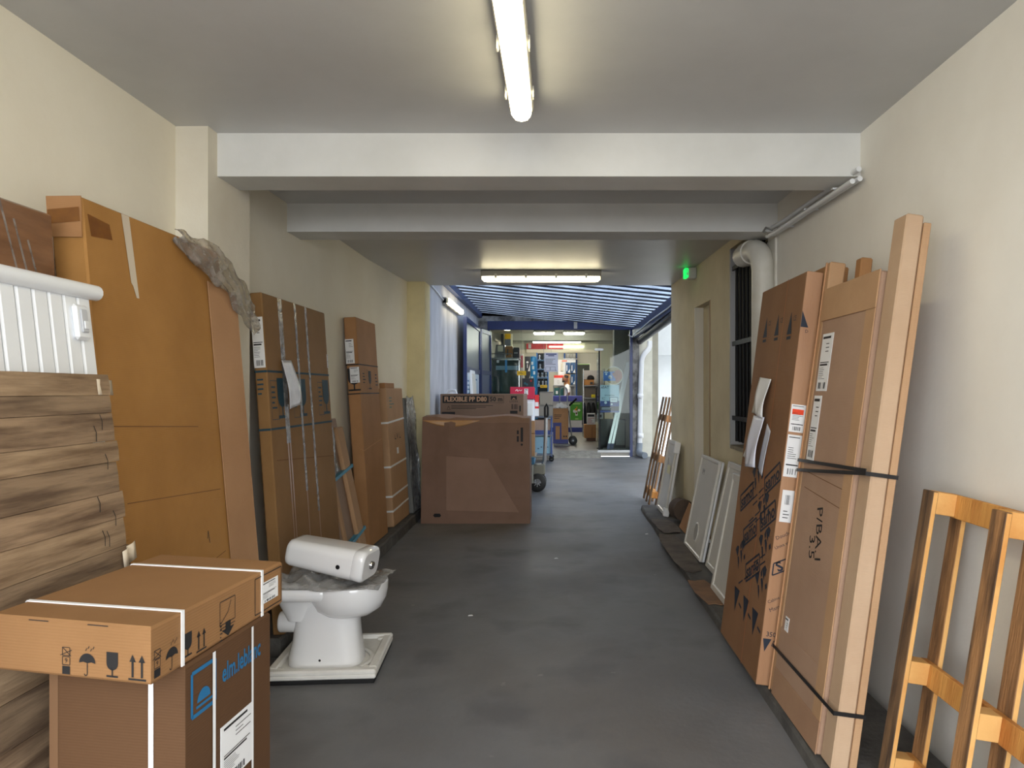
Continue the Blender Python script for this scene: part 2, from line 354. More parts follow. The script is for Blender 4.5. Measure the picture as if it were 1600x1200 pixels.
B(2.3, 2.36, 16.06, 16.12, .98, 1.12).build('door_handle', M_pvc, bpy.data.objects['wall_courtyard'])
struct('wall_side_sky_block', B(4.6, 4.8, 8.2, 16.2, 0, 12), M_daywall, 'unseen white side wall set close to dim the courtyard')  # unseen wall, moved inward to narrow the sky over the courtyard
# canopy
M_poly = bpy.data.materials.new('clear_corrugated_plastic'); M_poly.use_nodes = True
nt = M_poly.node_tree; nt.nodes.clear(); N = nt.nodes.new; L = nt.links.new
o_ = N('ShaderNodeOutputMaterial'); t_ = N('ShaderNodeBsdfTransparent'); t_.inputs[0].default_value = (.60,.66,.75,1); l_ = N('ShaderNodeBsdfTranslucent'); l_.inputs[0].default_value = (.58,.64,.74,1)
m_ = N('ShaderNodeMixShader'); tc_ = N('ShaderNodeTexCoord'); mp_ = N('ShaderNodeMapping'); mp_.inputs['Scale'].default_value = (1.2, 6, 1); n_ = N('ShaderNodeTexNoise'); n_.inputs['Scale'].default_value = 2.2; n_.inputs['Detail'].default_value = 5
r_ = N('ShaderNodeMapRange'); r_.inputs['From Min'].default_value = .4; r_.inputs['From Max'].default_value = .7; r_.inputs['To Min'].default_value = .3; r_.inputs['To Max'].default_value = .95
L(tc_.outputs['Object'], mp_.inputs[0]); L(mp_.outputs[0], n_.inputs['Vector']); L(n_.outputs['Fac'], r_.inputs['Value']); L(r_.outputs[0], m_.inputs[0]); L(t_.outputs[0], m_.inputs[1]); L(l_.outputs[0], m_.inputs[2]); L(m_.outputs[0], o_.inputs[0])
M_rib = mat('dark_roof_rib', (34,40,52), .6)
RX0, RZ0, RX1, RZ1 = -1.62, 3.06, 1.60, 2.72
roof = thing('canopy_roof', 'sloping canopy of clear corrugated strips over the courtyard', None, (0, 11.7, 2.9), kind='structure')
sl = math.atan2(RZ1-RZ0, RX1-RX0); Lr = math.hypot(RX1-RX0, RZ1-RZ0)
RM = Matrix.Translation((RX0, 0, RZ0)) @ Matrix.Rotation(-sl, 4, 'Y')
pan = MB().box(0, Lr, 0, .35, 0, .006).build('roof_panel', M_poly, roof); rib = MB().box(-.03, Lr+.03, -.017, .017, -.022, .012).build('roof_rib', M_rib, roof)
y = 8.30; first = True
while y < 14.95:
    for src, off in ((rib, 0), (pan, .015)):
        o = src if first else src.copy()
        if not first: C.objects.link(o); o.parent = roof
        o.matrix_basis = roof.matrix_basis.inverted() @ Matrix.Translation((0, y+off, 0)) @ RM
    first = False; y += .38
MB().box(-1.66, -1.58, 8.26, 15.0, 2.93, 3.04).build('wall_rail', M_blue, roof, world=True)
MB().box(1.58, 1.68, 8.26, 15.0, 2.50, 2.70).build('edge_beam', mat('navy_beam', (26,42,82), .5), roof, world=True)
MB().tube([(1.62+.13*math.sin(0), 8.26, 2.47), (1.75, 15.0, 2.44)], .07, 10).build('gutter', mat('black_gutter', (36,36,40), .5), roof, world=True)
MB().tube([(1.575, 8.3, 2.62), (1.57, 10, 2.56), (1.57, 12, 2.57), (1.57, 14.8, 2.52), (1.5, 14.9, 2.56)], .012, 6).build('cable', M_pvc, roof, world=True)
portal((1.3, 12, 12), (0, 0, 0), 6.8, 7.8)        # open sky over the courtyard
# downpipe
dp = thing('downpipe', 'white plastic downpipe with grey elbow beside the shop front', 'pipe', (1.76, 14.9, 0))
MB().tube([(1.95,14.9,2.44),(1.95,14.9,2.33),(1.93,14.9,2.27),(1.84,14.9,2.17),(1.80,14.9,2.10),(1.78,14.9,2.02),(1.765,14.9,1.6),(1.74,14.9,.28)], .052, 12).build('pipe', M_pvc, dp, world=True)
for z in (1.28, .45): MB().lathe([(.055,-.05),(.064,-.05),(.064,.05),(.055,.05)], 14).map(lambda p: p+Vector((1.755,14.9,z))).build('coupling', M_pvc, dp, world=True)
MB().tube([(1.74,14.9,.30),(1.735,14.9,.2),(1.72,14.85,.12),(1.73,14.7,.075),(1.80,14.5,.07)], .066, 12).build('elbow', mat('grey_pvc', (122,130,140), .4), dp, world=True)
# ---------------------------------------------------------------- shop front
sf = thing('shop_front', 'blue framed glass shop front at the end of the passage', None, (0, YS, 0), kind='structure')
B(-1.46, 1.60, YS-.06, YS+.06, 2.68, 2.86).build('fascia', M_blue, sf, world=True)
B(1.54, 1.60, YS-.04, YS+.04, 0, 2.68).build('post', M_blue, sf, world=True); B(-1.46, -1.41, YS-.04, YS+.04, 0, 2.68).build('post', M_blue, sf, world=True)
B(.36, .43, YS-.09, YS-.061, 2.70, 2.85).build('sensor_box', M_steel, sf, world=True)
M_glass = thin('shop_glass', (238,244,242), .005, .02, .16)
B(-1.41, -.84, YS-.005, YS+.005, .14, 2.68).build('pane', M_glass, sf, world=True); B(.93, 1.54, YS-.005, YS+.005, .14, 2.68).build('pane', M_glass, sf, world=True)
B(-.84, .93, YS-.005, YS+.005, 2.26, 2.68).build('pane', M_glass, sf, world=True)
B(.86, 1.54, YS-.03, YS+.03, .09, .14).build('bottom_rail', M_steel, sf, world=True)
B(.80, .98, YS-.02, YS+.02, 2.24, 2.29).build('patch_fitting', M_steel, sf, world=True)
# glass door leaf, swung inward at the right
da = thing('door_2', 'open glass shop door with black edge post', None, (.90, YS+.05, 0), kind='structure')
B(.885, .915, YS+.03, YS+.06, .13, 2.24).build('edge_post', M_dark, da, world=True)
B(.895, .905, YS+.06, YS+.86, .15, 2.22).build('pane', M_glass, da, world=True)
MB().tube([(.86,YS+.08,.95),(.84,YS+.08,.97),(.84,YS+.08,1.45),(.86,YS+.08,1.47)], .014, 8).build('handle', M_dark, da, world=True)
th = B(-1.46, 1.60, YS-.35, YS+.3, 0, .0); th = MB().hexa([(-.6,YS-.32,0),(.92,YS-.32,0),(.92,YS+.1,0),(-.6,YS+.1,0),(-.6,YS-.32,.012),(.92,YS-.32,.012),(.92,YS+.1,.12),(-.6,YS+.1,.12)])
for i in range(19):
    x = -.2+.06*i; th.hexa([(x,YS-.30,.012),(x+.03,YS-.30,.012),(x+.03,YS+.02,.09),(x,YS+.02,.09),(x,YS-.30,.024),(x+.03,YS-.30,.024),(x+.03,YS+.02,.108),(x,YS+.02,.108)])
struct('threshold_ramp', th, mat('ramp_grey', (168,164,152), .7, (140,136,126), scale=8), 'ribbed grey ramp at the shop doorway')
# folded blue doors on the left
for k, (p, q, lab) in enumerate((((-1.52,11.75),(-1.53,14.0),'blue glazed door leaf folded against the courtyard wall'), ((-1.52,14.05),(-1.40,14.93),'narrow blue glazed door leaf next to the shop glass'))):
    p, q = Vector((*p,0)), Vector((*q,0)); u = (q-p).normalized(); Lw = (q-p).length; n = Vector((u.y,-u.x,0))
    d3 = thing('door_%d' % (3+k), lab, None, p, kind='structure')
    R = Matrix((( u.x, -n.x, 0, p.x), (u.y, -n.y, 0, p.y), (0, 0, 1, 0), (0,0,0,1)))
    d3.matrix_basis = R
    for a in ((0,.07),(Lw-.07,Lw)): B(a[0],a[1],-.03,.03,.05,2.62).build('stile', M_blue, d3)
    for z in (.05, 1.0, 1.72, 2.55): B(.07,Lw-.07,-.025,.025,z,z+.08).build('rail', M_blue, d3)
    B(.07,Lw-.07,-.01,.01,.13,1.0).build('lower_panel', mat('blue_panel', (34,60,120), .4), d3)
    B(.07,Lw-.07,-.006,.006,1.08,1.72).build('pane', mat('grey_blue_glass', (60,76,106), .35), d3)
    B(.07,Lw-.07,-.006,.006,1.80,2.55).build('pane', mat('dull_glass', (84,92,100), .4), d3)
    if k == 0:
        B(.12,.95,-.014,-.008,1.02,1.70).build('notice', mat('notice_paper', (190,204,214), .6), d3); B(1.1,2.05,-.014,-.008,1.02,1.70).build('notice', MATS['notice_paper'], d3)
        f = Face(R @ Vector((0,-.0145,0)), u, (0,0,1)); k_ = Ink(); k_.lines(.2,1.1,.6,.5,7); k_.frame(1.3,1.1,1.7,1.6,.03); k_.put('notice_print', mat('dull_blue_ink', (70,110,150), .6), f, d3)
        Ink().poly([(1.75,1.05),(2.0,1.05),(1.87,1.25)]).put('warning_mark', mat('red_ink', (200,50,40), .6), f, d3)
# shop shell
M_shopwall = mat('shop_wall', (206,202,186), .8)
SF = .12
struct('floor_shop', B(-2.0, 2.2, YS+.1, 26, 0, SF), mat('shop_tiles', (150,146,136), .35, (134,130,120), scale=5), 'pale tiled shop floor')
mb = MB(); mb.box(-2.1,-1.75,YS+.4,26,0,3.0); mb.box(2.0,2.2,YS+.4,26,0,3.0); mb.box(1.30,2.0,16.1,16.5,0,3.0)
struct('wall_shop', mb, mat('grey_shop_wall', (160,156,142), .7, (146,142,130), scale=3), 'grey side walls inside the shop')
mb = MB(); mb.box(-2.1,.62,24.0,24.2,0,3.0); mb.box(.62,1.12,24.0,24.2,2.3,3.0); mb.box(1.12,2.2,24.0,24.2,0,3.0); struct('wall_shop_back', mb, mat('yellow_cream_wall', (216,213,194), .7), 'cream back wall of the shop')
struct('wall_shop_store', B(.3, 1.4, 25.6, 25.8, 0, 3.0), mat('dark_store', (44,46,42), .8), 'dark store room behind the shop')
struct('ceiling_shop', B(-2.1, 2.2, YS+.1, 26, 2.98, 3.2), mat('shop_ceiling', (206,200,190), .5), 'shop ceiling')
struct('ceiling_soffit', B(-2.0, 2.1, 19.6, 20.2, 2.78, 2.98), mat('soffit_grey', (176,172,160), .45), 'dropped grey soffit in the shop')

# ---------------------------------------------------------------- lamps
def lamp(name, label, cen, axis, length, strength, down=(0,0,-1), group=None, col=(255,240,198)):
    """batten light: housing, clear cover that glows, end caps, clips. cen: centre on the mounting surface"""
    a = Vector(axis).normalized(); d = Vector(down).normalized(); s = a.cross(d)
    M = Matrix((( a.x, s.x, -d.x, cen[0]), (a.y, s.y, -d.y, cen[1]), (a.z, s.z, -d.z, cen[2]), (0,0,0,1)))
    t = thing(name, label, 'lamp', M=M, group=group); h = length/2
    CB(-h,h,-.05,.05,-.065,-.003,r=.006).build('housing', mat('lamp_housing', (150,148,142), .5), t)
    prof = [(-.040,-.066),(-.043,-.076),(-.040,-.095),(-.026,-.112),(0,-.118),(.026,-.112),(.040,-.095),(.043,-.076),(.040,-.066)]
    rings = []
    for x, k in ((-h+.012,.55),(-h+.03,.9),(-h+.06,1),(h-.06,1),(h-.03,.9),(h-.012,.55)): rings.append([(x, y*k, -.066+(z+.066)*k) for y, z in prof])
    MB().loft(rings).build('diffuser', emis('lamp_glow_'+name+str(strength), col, strength), t)
    for e in (-1,1): CB(min(e*h,e*(h-.012)),max(e*h,e*(h-.012)),-.036,.036,-.09,-.01,r=.005).build('end_cap', mat('lamp_cap', (196,190,160), .5), t)
    for i in range(4):
        x = -h+length*(i+.5)/4
        for e in (-1,1): B(x-.012,x+.012,min(e*.05,e*.056),max(e*.05,e*.056),-.085,-.04).build('clip', mat('clip_grey', (200,198,190), .4), t)
    return t
lamp('ceiling_batten_light', 'long glowing batten light on the near ceiling, running along the passage', (-.145,2.17,ZC), (0,1,0), 1.57, 6.5)
lamp('ceiling_batten_light', 'glowing batten light set crosswise on the ceiling before the canopy', (-.16,7.22,ZC), (1,0,0), 1.22, 9)
lamp('wall_batten_light', 'glowing batten light on the weathered courtyard wall', (-1.66,11.05,2.70), (0,1,0), 1.57, 8, down=(1,0,0))
lamp('ceiling_batten_light', 'batten light on the shop ceiling above the shelf rack', (-.33,18.6,2.98), (1,0,0), .56*1.0, 42, col=(255,250,238))
lamp('ceiling_batten_light', 'batten light on the shop ceiling above the counter side', (.45,18.6,2.98), (1,0,0), .56*1.0, 42, col=(255,250,238))
lamp('ceiling_batten_light', 'added batten light brightening the rear of the shop behind the soffit', (0,21.9,2.98), (1,0,0), 1.5, 42, col=(255,250,238))  # extra lamp added to brighten the shop interior
lamp('ceiling_batten_light', 'small batten light high on the left inside the shop', (-1.28,17.2,2.98), (.6,1,0), .5, 12, col=(255,246,220))
cb = MB().tube([(-1.65,8.3,2.79),(-1.65,9.0,2.80),(-1.645,9.8,2.75),(-1.64,10.25,2.71)], .012, 6).build('lamp_cable', M_pvc, None); tag(cb, 'pale cable leading to the courtyard wall light', 'cable')

# ---------------------------------------------------------------- wall services right
ex = thing('exit_sign', 'small green lit emergency exit light under the ceiling', 'sign', (1.33, 7.0, 2.54))
CB(1.285, 1.37, 6.95, 7.06, 2.50, 2.605, r=.006).build('housing', mat('sign_white', (206,204,198), .5), ex, world=True)
CB(1.255, 1.286, 6.955, 7.055, 2.505, 2.60, r=.004).build('lit_panel', emis('exit_green', (20,230,90), .7, (30,160,80)), ex, world=True)
CB(1.262, 1.29, 6.945, 6.956, 2.51, 2.595, r=.003).build('front_lens', emis('exit_green2', (30,240,100), .6, (30,160,80)), ex, world=True)
Ink().poly([(.006,.02),(.018,.06),(.024,.02)]).rect(.008,.062,.018,.074).put('symbol', M_label, Face((1.262,6.944,2.51), (1,0,0), (0,0,1)), ex)
wp = thing('waste_pipe', 'thick white painted pipe with an elbow beside the barred window', 'pipe', (1.363, 4.70, .05))
pts = [(1.363,4.70,.05),(1.363,4.70,2.19)] + [(1.363-.02*(1-math.cos(math.radians(15*i))), 4.70+.15*(1-math.cos(math.radians(15*i))), 2.20+.15*math.sin(math.radians(15*i))) for i in range(1,7)] + [(1.325,5.06,2.352)]
MB().tube(pts, [.073]*2+[.075]*7, 20).build('pipe', mat('painted_pipe', (216,214,206), .45, (202,198,186), scale=4, bump=.25, bscale=12), wp, world=True)
MB().tube([(1.34,4.88,2.35),(1.33,4.98,2.352)], .084, 20).build('socket', MATS['painted_pipe'], wp, world=True)
CB(1.42, 1.439, 4.62, 4.80, 1.2, 2.4, r=.004).build('backing_board', MATS['painted_pipe'], wp, world=True)
cn = thing('conduit_run', 'white conduits clipped along the top of the right wall', 'conduit', (1.40, 4.0, 2.4))
for k, (dx, dz) in enumerate(((0,0),(-.035,-.012),(-.005,.045))):
    MB().tube([(1.41+dx,3.3,2.385+dz),(1.41+dx,4.0,2.40+dz),(1.41+dx,4.4,2.405+dz),(1.40+dx,4.60,2.41+dz)], .013, 8).build('conduit', M_pvc, cn, world=True)
for y in (3.5, 3.9, 4.3): B(1.36,1.439,y,y+.02,2.392,2.40).build('clip', M_pvc, cn, world=True)
MB().tube([(1.37,4.55,2.39),(1.34,4.60,2.43),(1.36,4.62,2.46),(1.40,4.6,2.44)], .008, 6).build('cable', mat('grey_cable', (150,148,142), .5), cn, world=True)
# ---------------------------------------------------------------- leaning things
K_dark = card('carton_ochre', (176,124,62), (160,110,52)); K_mid = card('carton_brown', (176,126,78), (160,112,66)); K_pale = card('carton_tan', (190,148,104), (176,134,92))
K_red = card('carton_red_brown', (146,104,68), (132,92,58)); K_pink = card('carton_pinkish', (200,150,104), (188,136,92)); K_grey = card('carton_greyish', (166,138,112), (150,122,98))
M_tape = thin('clear_tape', (232,228,222), .06, .25, .4, cloud=.4, bump=.4); M_faint = thin('faint_tape', (238,236,230), .03, .15, .4); M_btape = mat('brown_tape', (128,80,30), .25, (110,66,24), scale=14)
M_seam = mat('card_crease', (112,76,42), .9); M_strapw = mat('white_strap', (232,232,230), .45); M_strapb = mat('blue_strap', (60,140,170), .45); M_strapk = mat('black_strap', (22,22,24), .4)
def leanM(side, xb, y0, base, L, Hh, T, xt, yaw=0):
    """frame of a slab leaning on a wall: x along the wall as its viewer reads it, y into the wall, z up the slab"""
    t = math.asin(max(-.9, min(.9, (abs(xt)-abs(xb))/Hh))); s = 1 if side == 'R' else -1
    u = Vector((0,-s,0)); wv = Vector((s,0,0)); z = Vector((0,0,1)); v = wv*math.sin(t)+z*math.cos(t); n = wv*math.cos(t)-z*math.sin(t)
    M = Matrix(((u.x,n.x,v.x,0),(u.y,n.y,v.y,0),(u.z,n.z,v.z,0),(0,0,0,1)))
    return Matrix.Translation((xb, y0, base+max(0,T*math.sin(t))+.001)) @ Matrix.Rotation(yaw, 4, 'Z') @ M
def front(M): R = M.to_3x3(); return Face(M.translation, R.col[0], R.col[2])
def endL(M): R = M.to_3x3(); return Face(M.translation, -R.col[1], R.col[2])                       # the x=0 end: right is towards its front
def endR(M, L): R = M.to_3x3(); return Face(M @ Vector((L,0,0)), R.col[1], R.col[2])               # the x=L end: right is into the wall
def lean(name, label, cat, side, xb, y0, base, L, Hh, T, xt, m, yaw=0, r=.006, group=None, body='carton_body'):
    M = leanM(side, xb, y0, base, L, Hh, T, xt, yaw); t = thing(name, label, cat, M=M, group=group)
    CB(0,L,0,T,0,Hh,r=r).build(body, m, t); return t, M
def ring(t, L, T, z, h, m, name='strap', th=.0025, dz=0):
    mb = MB(); e = th
    for (x0,x1,y0,y1) in ((-e,L+e,-e,0),(-e,L+e,T,T+e),(-e,0,0,T),(L,L+e,0,T)): mb.box(x0,x1,y0,y1,z,z+h)
    mb.map(lambda p: Vector((p.x, p.y, p.z+dz*p.x/L))); return mb.build(name, m, t)
def lab(t, f, a0, b0, a1, b1, m=None, kind=0, name='paper_label'):
    """shipping label with block of fine print"""
    mb = MB(); P = [f.at(a,b,e) for e in (.0008,.0022) for a,b in ((a0,b0),(a1,b0),(a1,b1),(a0,b1))]; o = mb.hexa(P).build(name, m or M_label, t, world=True)
    k = Ink(); w_, h_ = a1-a0, b1-b0; x = a0+.08*w_
    k.rect(x, b1-.09*h_, x+.72*w_, b1-.05*h_); k.lines(x+.35*w_, b0+.66*h_, .5*w_, .2*h_, 3, .2); k.rect(x, b0+.49*h_, x+.8*w_, b0+.505*h_); k.rect(x, b0+.44*h_, x+.7*w_, b0+.47*h_); k.lines(x, b0+.2*h_, .6*w_, .22*h_, 7, .22)
    k.bars(x+.1*w_, b0+.04*h_, .65*w_, .11*h_, 12); k.put('label_print', M_blackink, f, o, e=.003); return o

# --- left wall, from the camera on
# plastic wrapped box in the corner
t, M = lean('wrapped_carton', 'brown box wrapped in film, behind the white slatted door', 'carton', 'L', -1.42, 1.10, 0, 1.06, 1.93, .12, -1.535, mat('film_wrapped_card', (138,98,66), .28, (112,76,48), scale=9, detail=6, stretch=(.4,1,2.2), bump=.3, bscale=12, coat=.4))
k = Ink()
for i in range(9): k.line((.55+.05*i, 1.93-.05*i%.3), (.6+.05*i+.1, 1.55-.03*i), .008)
k.put('film_crease', M_tape, front(M), t); Ink().rect(.80,1.2,.83,1.9).put('tape_strip', M_tape, front(M), t, e=.002)
# big carton with loose plastic
t, M = lean('large_carton', 'tall ochre carton with torn tape, plastic sheet over its far corner', 'carton', 'L', -1.33, 2.24, 0, .91, 2.01, .105, -1.50, K_dark)
f = front(M)
a, b = f.uv(325,455); L1 = .91
# far flap, lighter, bent out
R = M
mb = MB().hexa([(L1-.14,-.008,.02),(L1+.04,-.044,.02),(L1+.04,-.040,.02),(L1-.14,-.004,.02),(L1-.14,-.008,1.86),(L1+.04,-.044,1.82),(L1+.04,-.040,1.82),(L1-.14,-.004,1.86)])
o = mb.build('side_flap', card('carton_flap', (172,128,86), (160,116,76)), t); o['label'] = 'paler loose flap at the far edge'
for (pa, pb, w_) in (((.02,1.28),(.6,1.25),.003),((.1,1.02),(.74,.98),.003),((.3,.66),(.74,.72),.003)): Ink().line(pa, pb, w_).put('crease', M_seam, f, t)
Ink().poly([(.02,1.96),(.13,1.95),(.14,1.90),(.03,1.89)]).put('brown_tape', M_btape, f, t)
Ink().poly([(.20,2.005),(.245,2.005),(.265,1.72),(.25,1.72),(.235,1.76),(.225,1.77)]).put('clear_tape', mat('whitish_tape', (206,192,172), .4), f, t, e=.002)
fe = endL(M)
mb = MB(); P = [fe.at(a,b,e) for e in (.004,.008) for a,b in ((-.11,1.89),(-.005,1.88),(.002,2.01),(-.107,2.018))]; o = mb.hexa(P).build('end_flap', K_mid, t, world=True)
Ink().rect(-.105,1.93,-.005,1.975).put('brown_tape', M_btape, fe, t, e=.010)
for (x_, y_) in ((.60,.80),(.83,1.05)): Ink().path([(x_,y_),(x_+.008,y_+.03),(x_+.015,y_-.02)], .004).put('mark', M_blackink, f, t)
# plastic over the corner
def bagf(u, v):
    x = L1-.38+u*.56; top = 2.025-.02*u-.30*max(0,u-.45)
    zz = top - v*(.05+.44*u-.30*u*u) + .008*math.sin(23*u+9*v)
    y_ = -.052 - .022*math.sin(math.pi*v)*(.6+.4*math.sin(17*u+5*v)) - .008*math.sin(31*u-14*v) + .04*max(0,.5-u)*2
    return (x + .03*math.sin(6*v+3*u)*v, y_, zz)
bag = MB().sheet(bagf, 26, 18, .0015).map(lambda p: M @ p).build('plastic_sheet', thin('crumpled_film', (232,226,214), .03, .22, .2, cloud=.26, bump=.6)); tag(bag, 'crumpled clear plastic draped over the corner of the tall ochre carton', 'plastic sheet')
# folding door
t, M = lean('folding_door', 'white folding door of narrow slats with round top rail and latch', 'door', 'L', -1.24, 1.26, 0, .90, 1.69, .045, -1.433, M_pvc, body='backing')
PVC = mat('glossy_white_pvc', (234,236,238), .25)
for i in range(15):
    x = .9-.06*(i+1)
    CB(x+.003,x+.058,-.012,.0,.01,1.685,r=.005).build('slat', PVC, t)
MB().tube([(-.02,-.015,1.702),(.925,-.015,1.702)], .024, 14).build('top_rail', PVC, t)
o = CB(.80,.862,-.030,-.012,1.55,1.655,r=.008).build('latch_plate', PVC, t); CB(.815,.845,-.036,-.030,1.57,1.64,r=.004).build('latch_recess', mat('pale_grey_plastic', (190,192,196), .4), o); CB(.82,.84,-.04,-.036,1.58,1.605,r=.002).build('latch_slider', PVC, o)
# wood panel of rough planks
M_pl = []
for i in range(3): M_pl.append(mat('rough_wood_%d' % i, [(152,126,98),(140,116,90),(160,134,104)][i], .7, [(96,74,54),(88,68,50),(108,84,60)][i], scale=3.0, detail=10, stretch=(.8,4,9), bump=.35, bscale=8, lo=.40, hi=.62))
M = leanM('L', -1.16, 1.01, 0, 1.07, 1.45, .05, -1.33); t = thing('plank_panel', 'leaning panel of rough greyish brown wood planks', 'wood panel', M=M)
rnd = random.Random(5); z = 0; hs = [.16,.15,.16,.10,.10,.085,.075,.085,.08,.075,.085,.06,.08,.05,.06]; sc = 1.45/sum(hs); zz = 0
for i, h_ in enumerate(hs):
    h_ *= sc; tilt = [.05,.05,.04,.035,.03,.02,.015,.01,0,0,0,0,0,0,0][i]; e = rnd.uniform(-.012,.012) + (.02 if i < 5 else 0)
    mb = MB(); nx = 9
    P0 = [(x*(1.09+e)/nx, zz + (0 if i == 0 else tilt*(x/nx-.5)*.0+.0)) for x in range(nx+1)]
    rings = []
    for x in range(nx+1):
        X = x*(1.09+e)/nx; d = rnd.uniform(-.004,.004); y0 = rnd.uniform(-.004,.002)
        rings.append([(X, y0, zz+.0006), (X, y0-.002, zz+h_*.5), (X, y0, zz+h_-.0006), (X, .040, zz+h_-.0006), (X, .040, zz+.0006)])
    mb.loft([r[::-1] for r in rings], smooth=False).build('plank', M_pl[i % 3], t); zz += h_
B(.05,1.05,.040,.044,.05,1.40).build('backing_sheet', K_grey, t)
f = front(M)
mb = MB().sheet(lambda u,v: f.at(1.03+.10*u, 1.39+.045*v, .006-.02*u), 4, 2, .001); mb.build('tape_scrap', mat('masking_tape', (206,190,166), .6), t, world=True)
mb = MB().sheet(lambda u,v: f.at(1.05+.06*u, .93-.05*v+.02*u, .008+.006*math.sin(9*u)), 4, 2, .001); mb.build('tape_scrap', MATS['masking_tape'], t, world=True)
k = Ink()
for i in range(8): a = rnd.uniform(.96,1.04); b = rnd.uniform(.85,1.38); k.path([(a,b),(a+.008,b-.02),(a+.004,b-.045)], .003)
k.put('marks', M_blackink, f, t, e=.007)

# --- cartons on the left beyond the pillar
t, M = lean('wide_flat_carton', 'wide flat brown carton with clear tapes and wine glass marks beyond the pillar', 'carton', 'L', -1.44, 3.76, .10, 1.02, 1.82, .065, -1.565, card('carton_olive_brown', (150,110,64), (136,98,54)))
f = front(M); fl = endL(M); inkb = mat('petrol_ink', (22,58,72), .7)
zb0, zb1 = 1.09, 1.40
k = Ink(); k.rect(0,zb0-.006,1.02,zb0+.006); k.rect(0,zb1-.006,1.02,zb1+.006)
for x in (.18,.50,.93):
    icon_glass(k, x, zb0+.06, .24); k.lines(x-.14, zb0+.1, .07, .14, 5); k.frame(x-.15,zb0+.05,x-.05,zb0+.26,.003)
k.put('print', inkb, f, t); k = Ink(); k.rect(-.065,zb0-.006,0,zb0+.006); k.rect(-.065,zb1-.006,0,zb1+.006); k.lines(-.055,zb0+.18,.04,.1,4); k.put('print', inkb, fl, t)
for (x0, wd, zs) in ((.205,.062,(1.0,1.815)),(.45,.035,(.7,1.815)),(.63,.035,(.55,1.815))): Ink().rect(x0,zs[0],x0+wd,zs[1]).put('clear_tape', M_tape, f, t, e=.0018)
Ink().rect(.215,.25,.23,1.0).rect(.25,.2,.265,1.0).rect(.46,.25,.475,.7).rect(.645,.2,.66,.55).put('old_tape', mat('matt_tape', (150,108,66), .3), f, t, e=.0018)
Ink().line((.05,.92),(1.0,.86),.004).put('crease', M_seam, f, t)
lab(t, fl, -.064, 1.42, -.004, 1.69); lab(t, f, 1.0, 1.45, 1.019, 1.54)
def docpx0(f, Q, lift, base, m, label, nm):
    q = [f.uv(*p) for p in Q]
    def fn(u, v):
        a = [(q[0][i]*(1-u)+q[1][i]*u)*(1-v)+(q[3][i]*(1-u)+q[2][i]*u)*v for i in (0,1)]; return f.at(a[0], a[1], base+lift*math.sin(1.7*v)+.006*math.sin(6*u+4*v)*v)
    tag(MB().sheet(fn, 6, 12, .0012).build(nm, m), label, 'paper')
docpx0(f, [(437,563),(452,563.5),(462,630),(443,640)], .03, .010, mat('white_pouch', (222,222,226), .3, (196,196,202), scale=9), 'white document pouch hanging from the taped wide flat carton', 'document_pouch')
# film wrapped profiles and strapped card strip
t, M = lean('strapped_profiles', 'narrow grey card panel with film and blue straps between two tall cartons', 'panel', 'L', -1.44, 4.93, .10, .40, 1.10, .07, -1.66, K_grey)
CB(.26,.42,-.035,0,-.0,1.03,r=.01).build('card_strip', K_pale, t); CB(.0,.05,-.02,0,0,.75,r=.004).build('edge_strip', K_pale, t)
for z in (.18,.66): ring(t, .42, .07, z, .022, M_strapb, dz=.05, th=.04)
mb = MB().sheet(lambda u,v: (.02+.20*u, -.012-.012*math.sin(8*v+5*u), 1.10-.45*v+.05*u), 8, 14, .0015); mb.build('film_wrap', thin('film', (215,215,220), .15, .15, .5, cloud=.5, bump=.8), t)
lab(t, front(M), .24, .02, .27, .10)
t, M = lean('tall_narrow_carton', 'tall narrow brown carton with two paper labels and glass marks', 'carton', 'L', -1.53, 5.82, .10, .62, 1.90, .10, -1.65, K_mid)
f, fl = front(M), endL(M); zb0, zb1 = 1.27, 1.51
k = Ink(); k.rect(0,zb0-.005,.62,zb0+.005); k.rect(0,zb1-.005,.62,zb1+.005); icon_glass(k,.32,zb0+.04,.17); k.lines(.1,zb0+.08,.1,.1,4); k.lines(.5,zb0+.06,.1,.12,4); k.frame(.22,zb0+.04,.27,zb0+.2,.003); k.put('print', M_blackink, f, t)
k = Ink(); k.rect(-.105,zb0-.005,0,zb0+.005); k.rect(-.105,zb1-.005,0,zb1+.005); icon_glass(k,-.045,zb0+.03,.2); k.put('print', M_blackink, fl, t)
lab(t, fl, -.10, 1.52, -.03, 1.72); lab(t, fl, -.075, 1.36, .002, 1.49)
Ink().line((0,.80),(.62,.86),.004).line((-.1,.82),(0,.80),.004).put('crease', mat('light_crease', (198,152,104), .8), f, t)
t, M = lean('strapped_carton', 'tan carton with four white straps, between narrow carton and grey wrapped panel', 'carton', 'L', -1.54, 6.72, .10, .70, 1.32, .07, -1.62, K_pale)
for z in (.14,.28,.56,.98): ring(t, .70, .07, z, .018, M_strapw, dz=.02)
CB(.02,.40,.01,.065,1.32,1.37,r=.004).build('top_flap', K_mid, t); f = front(M)
Ink().path([(.25,.86),(.25,.82),(.30,.82)],.01).path([(.33,.87),(.36,.82),(.39,.87)],.01).path([(.45,.87),(.45,.82),(.50,.82)],.01).put('handwriting', M_blackink, f, t); Ink().rect(.30,.67,.38,.73).put('small_sticker', M_label, f, t)
Ink().lines(.1,1.12,.2,.12,4).put('print', mat('faint_teal_ink', (90,120,110), .7), f, t)
M = leanM('L', -1.50, 7.46, .10, .44, 1.22, .06, -1.60); t = thing('film_wrapped_slab', 'grey panel wrapped in cloudy film at the end of the left kerb', 'slab', M=M)
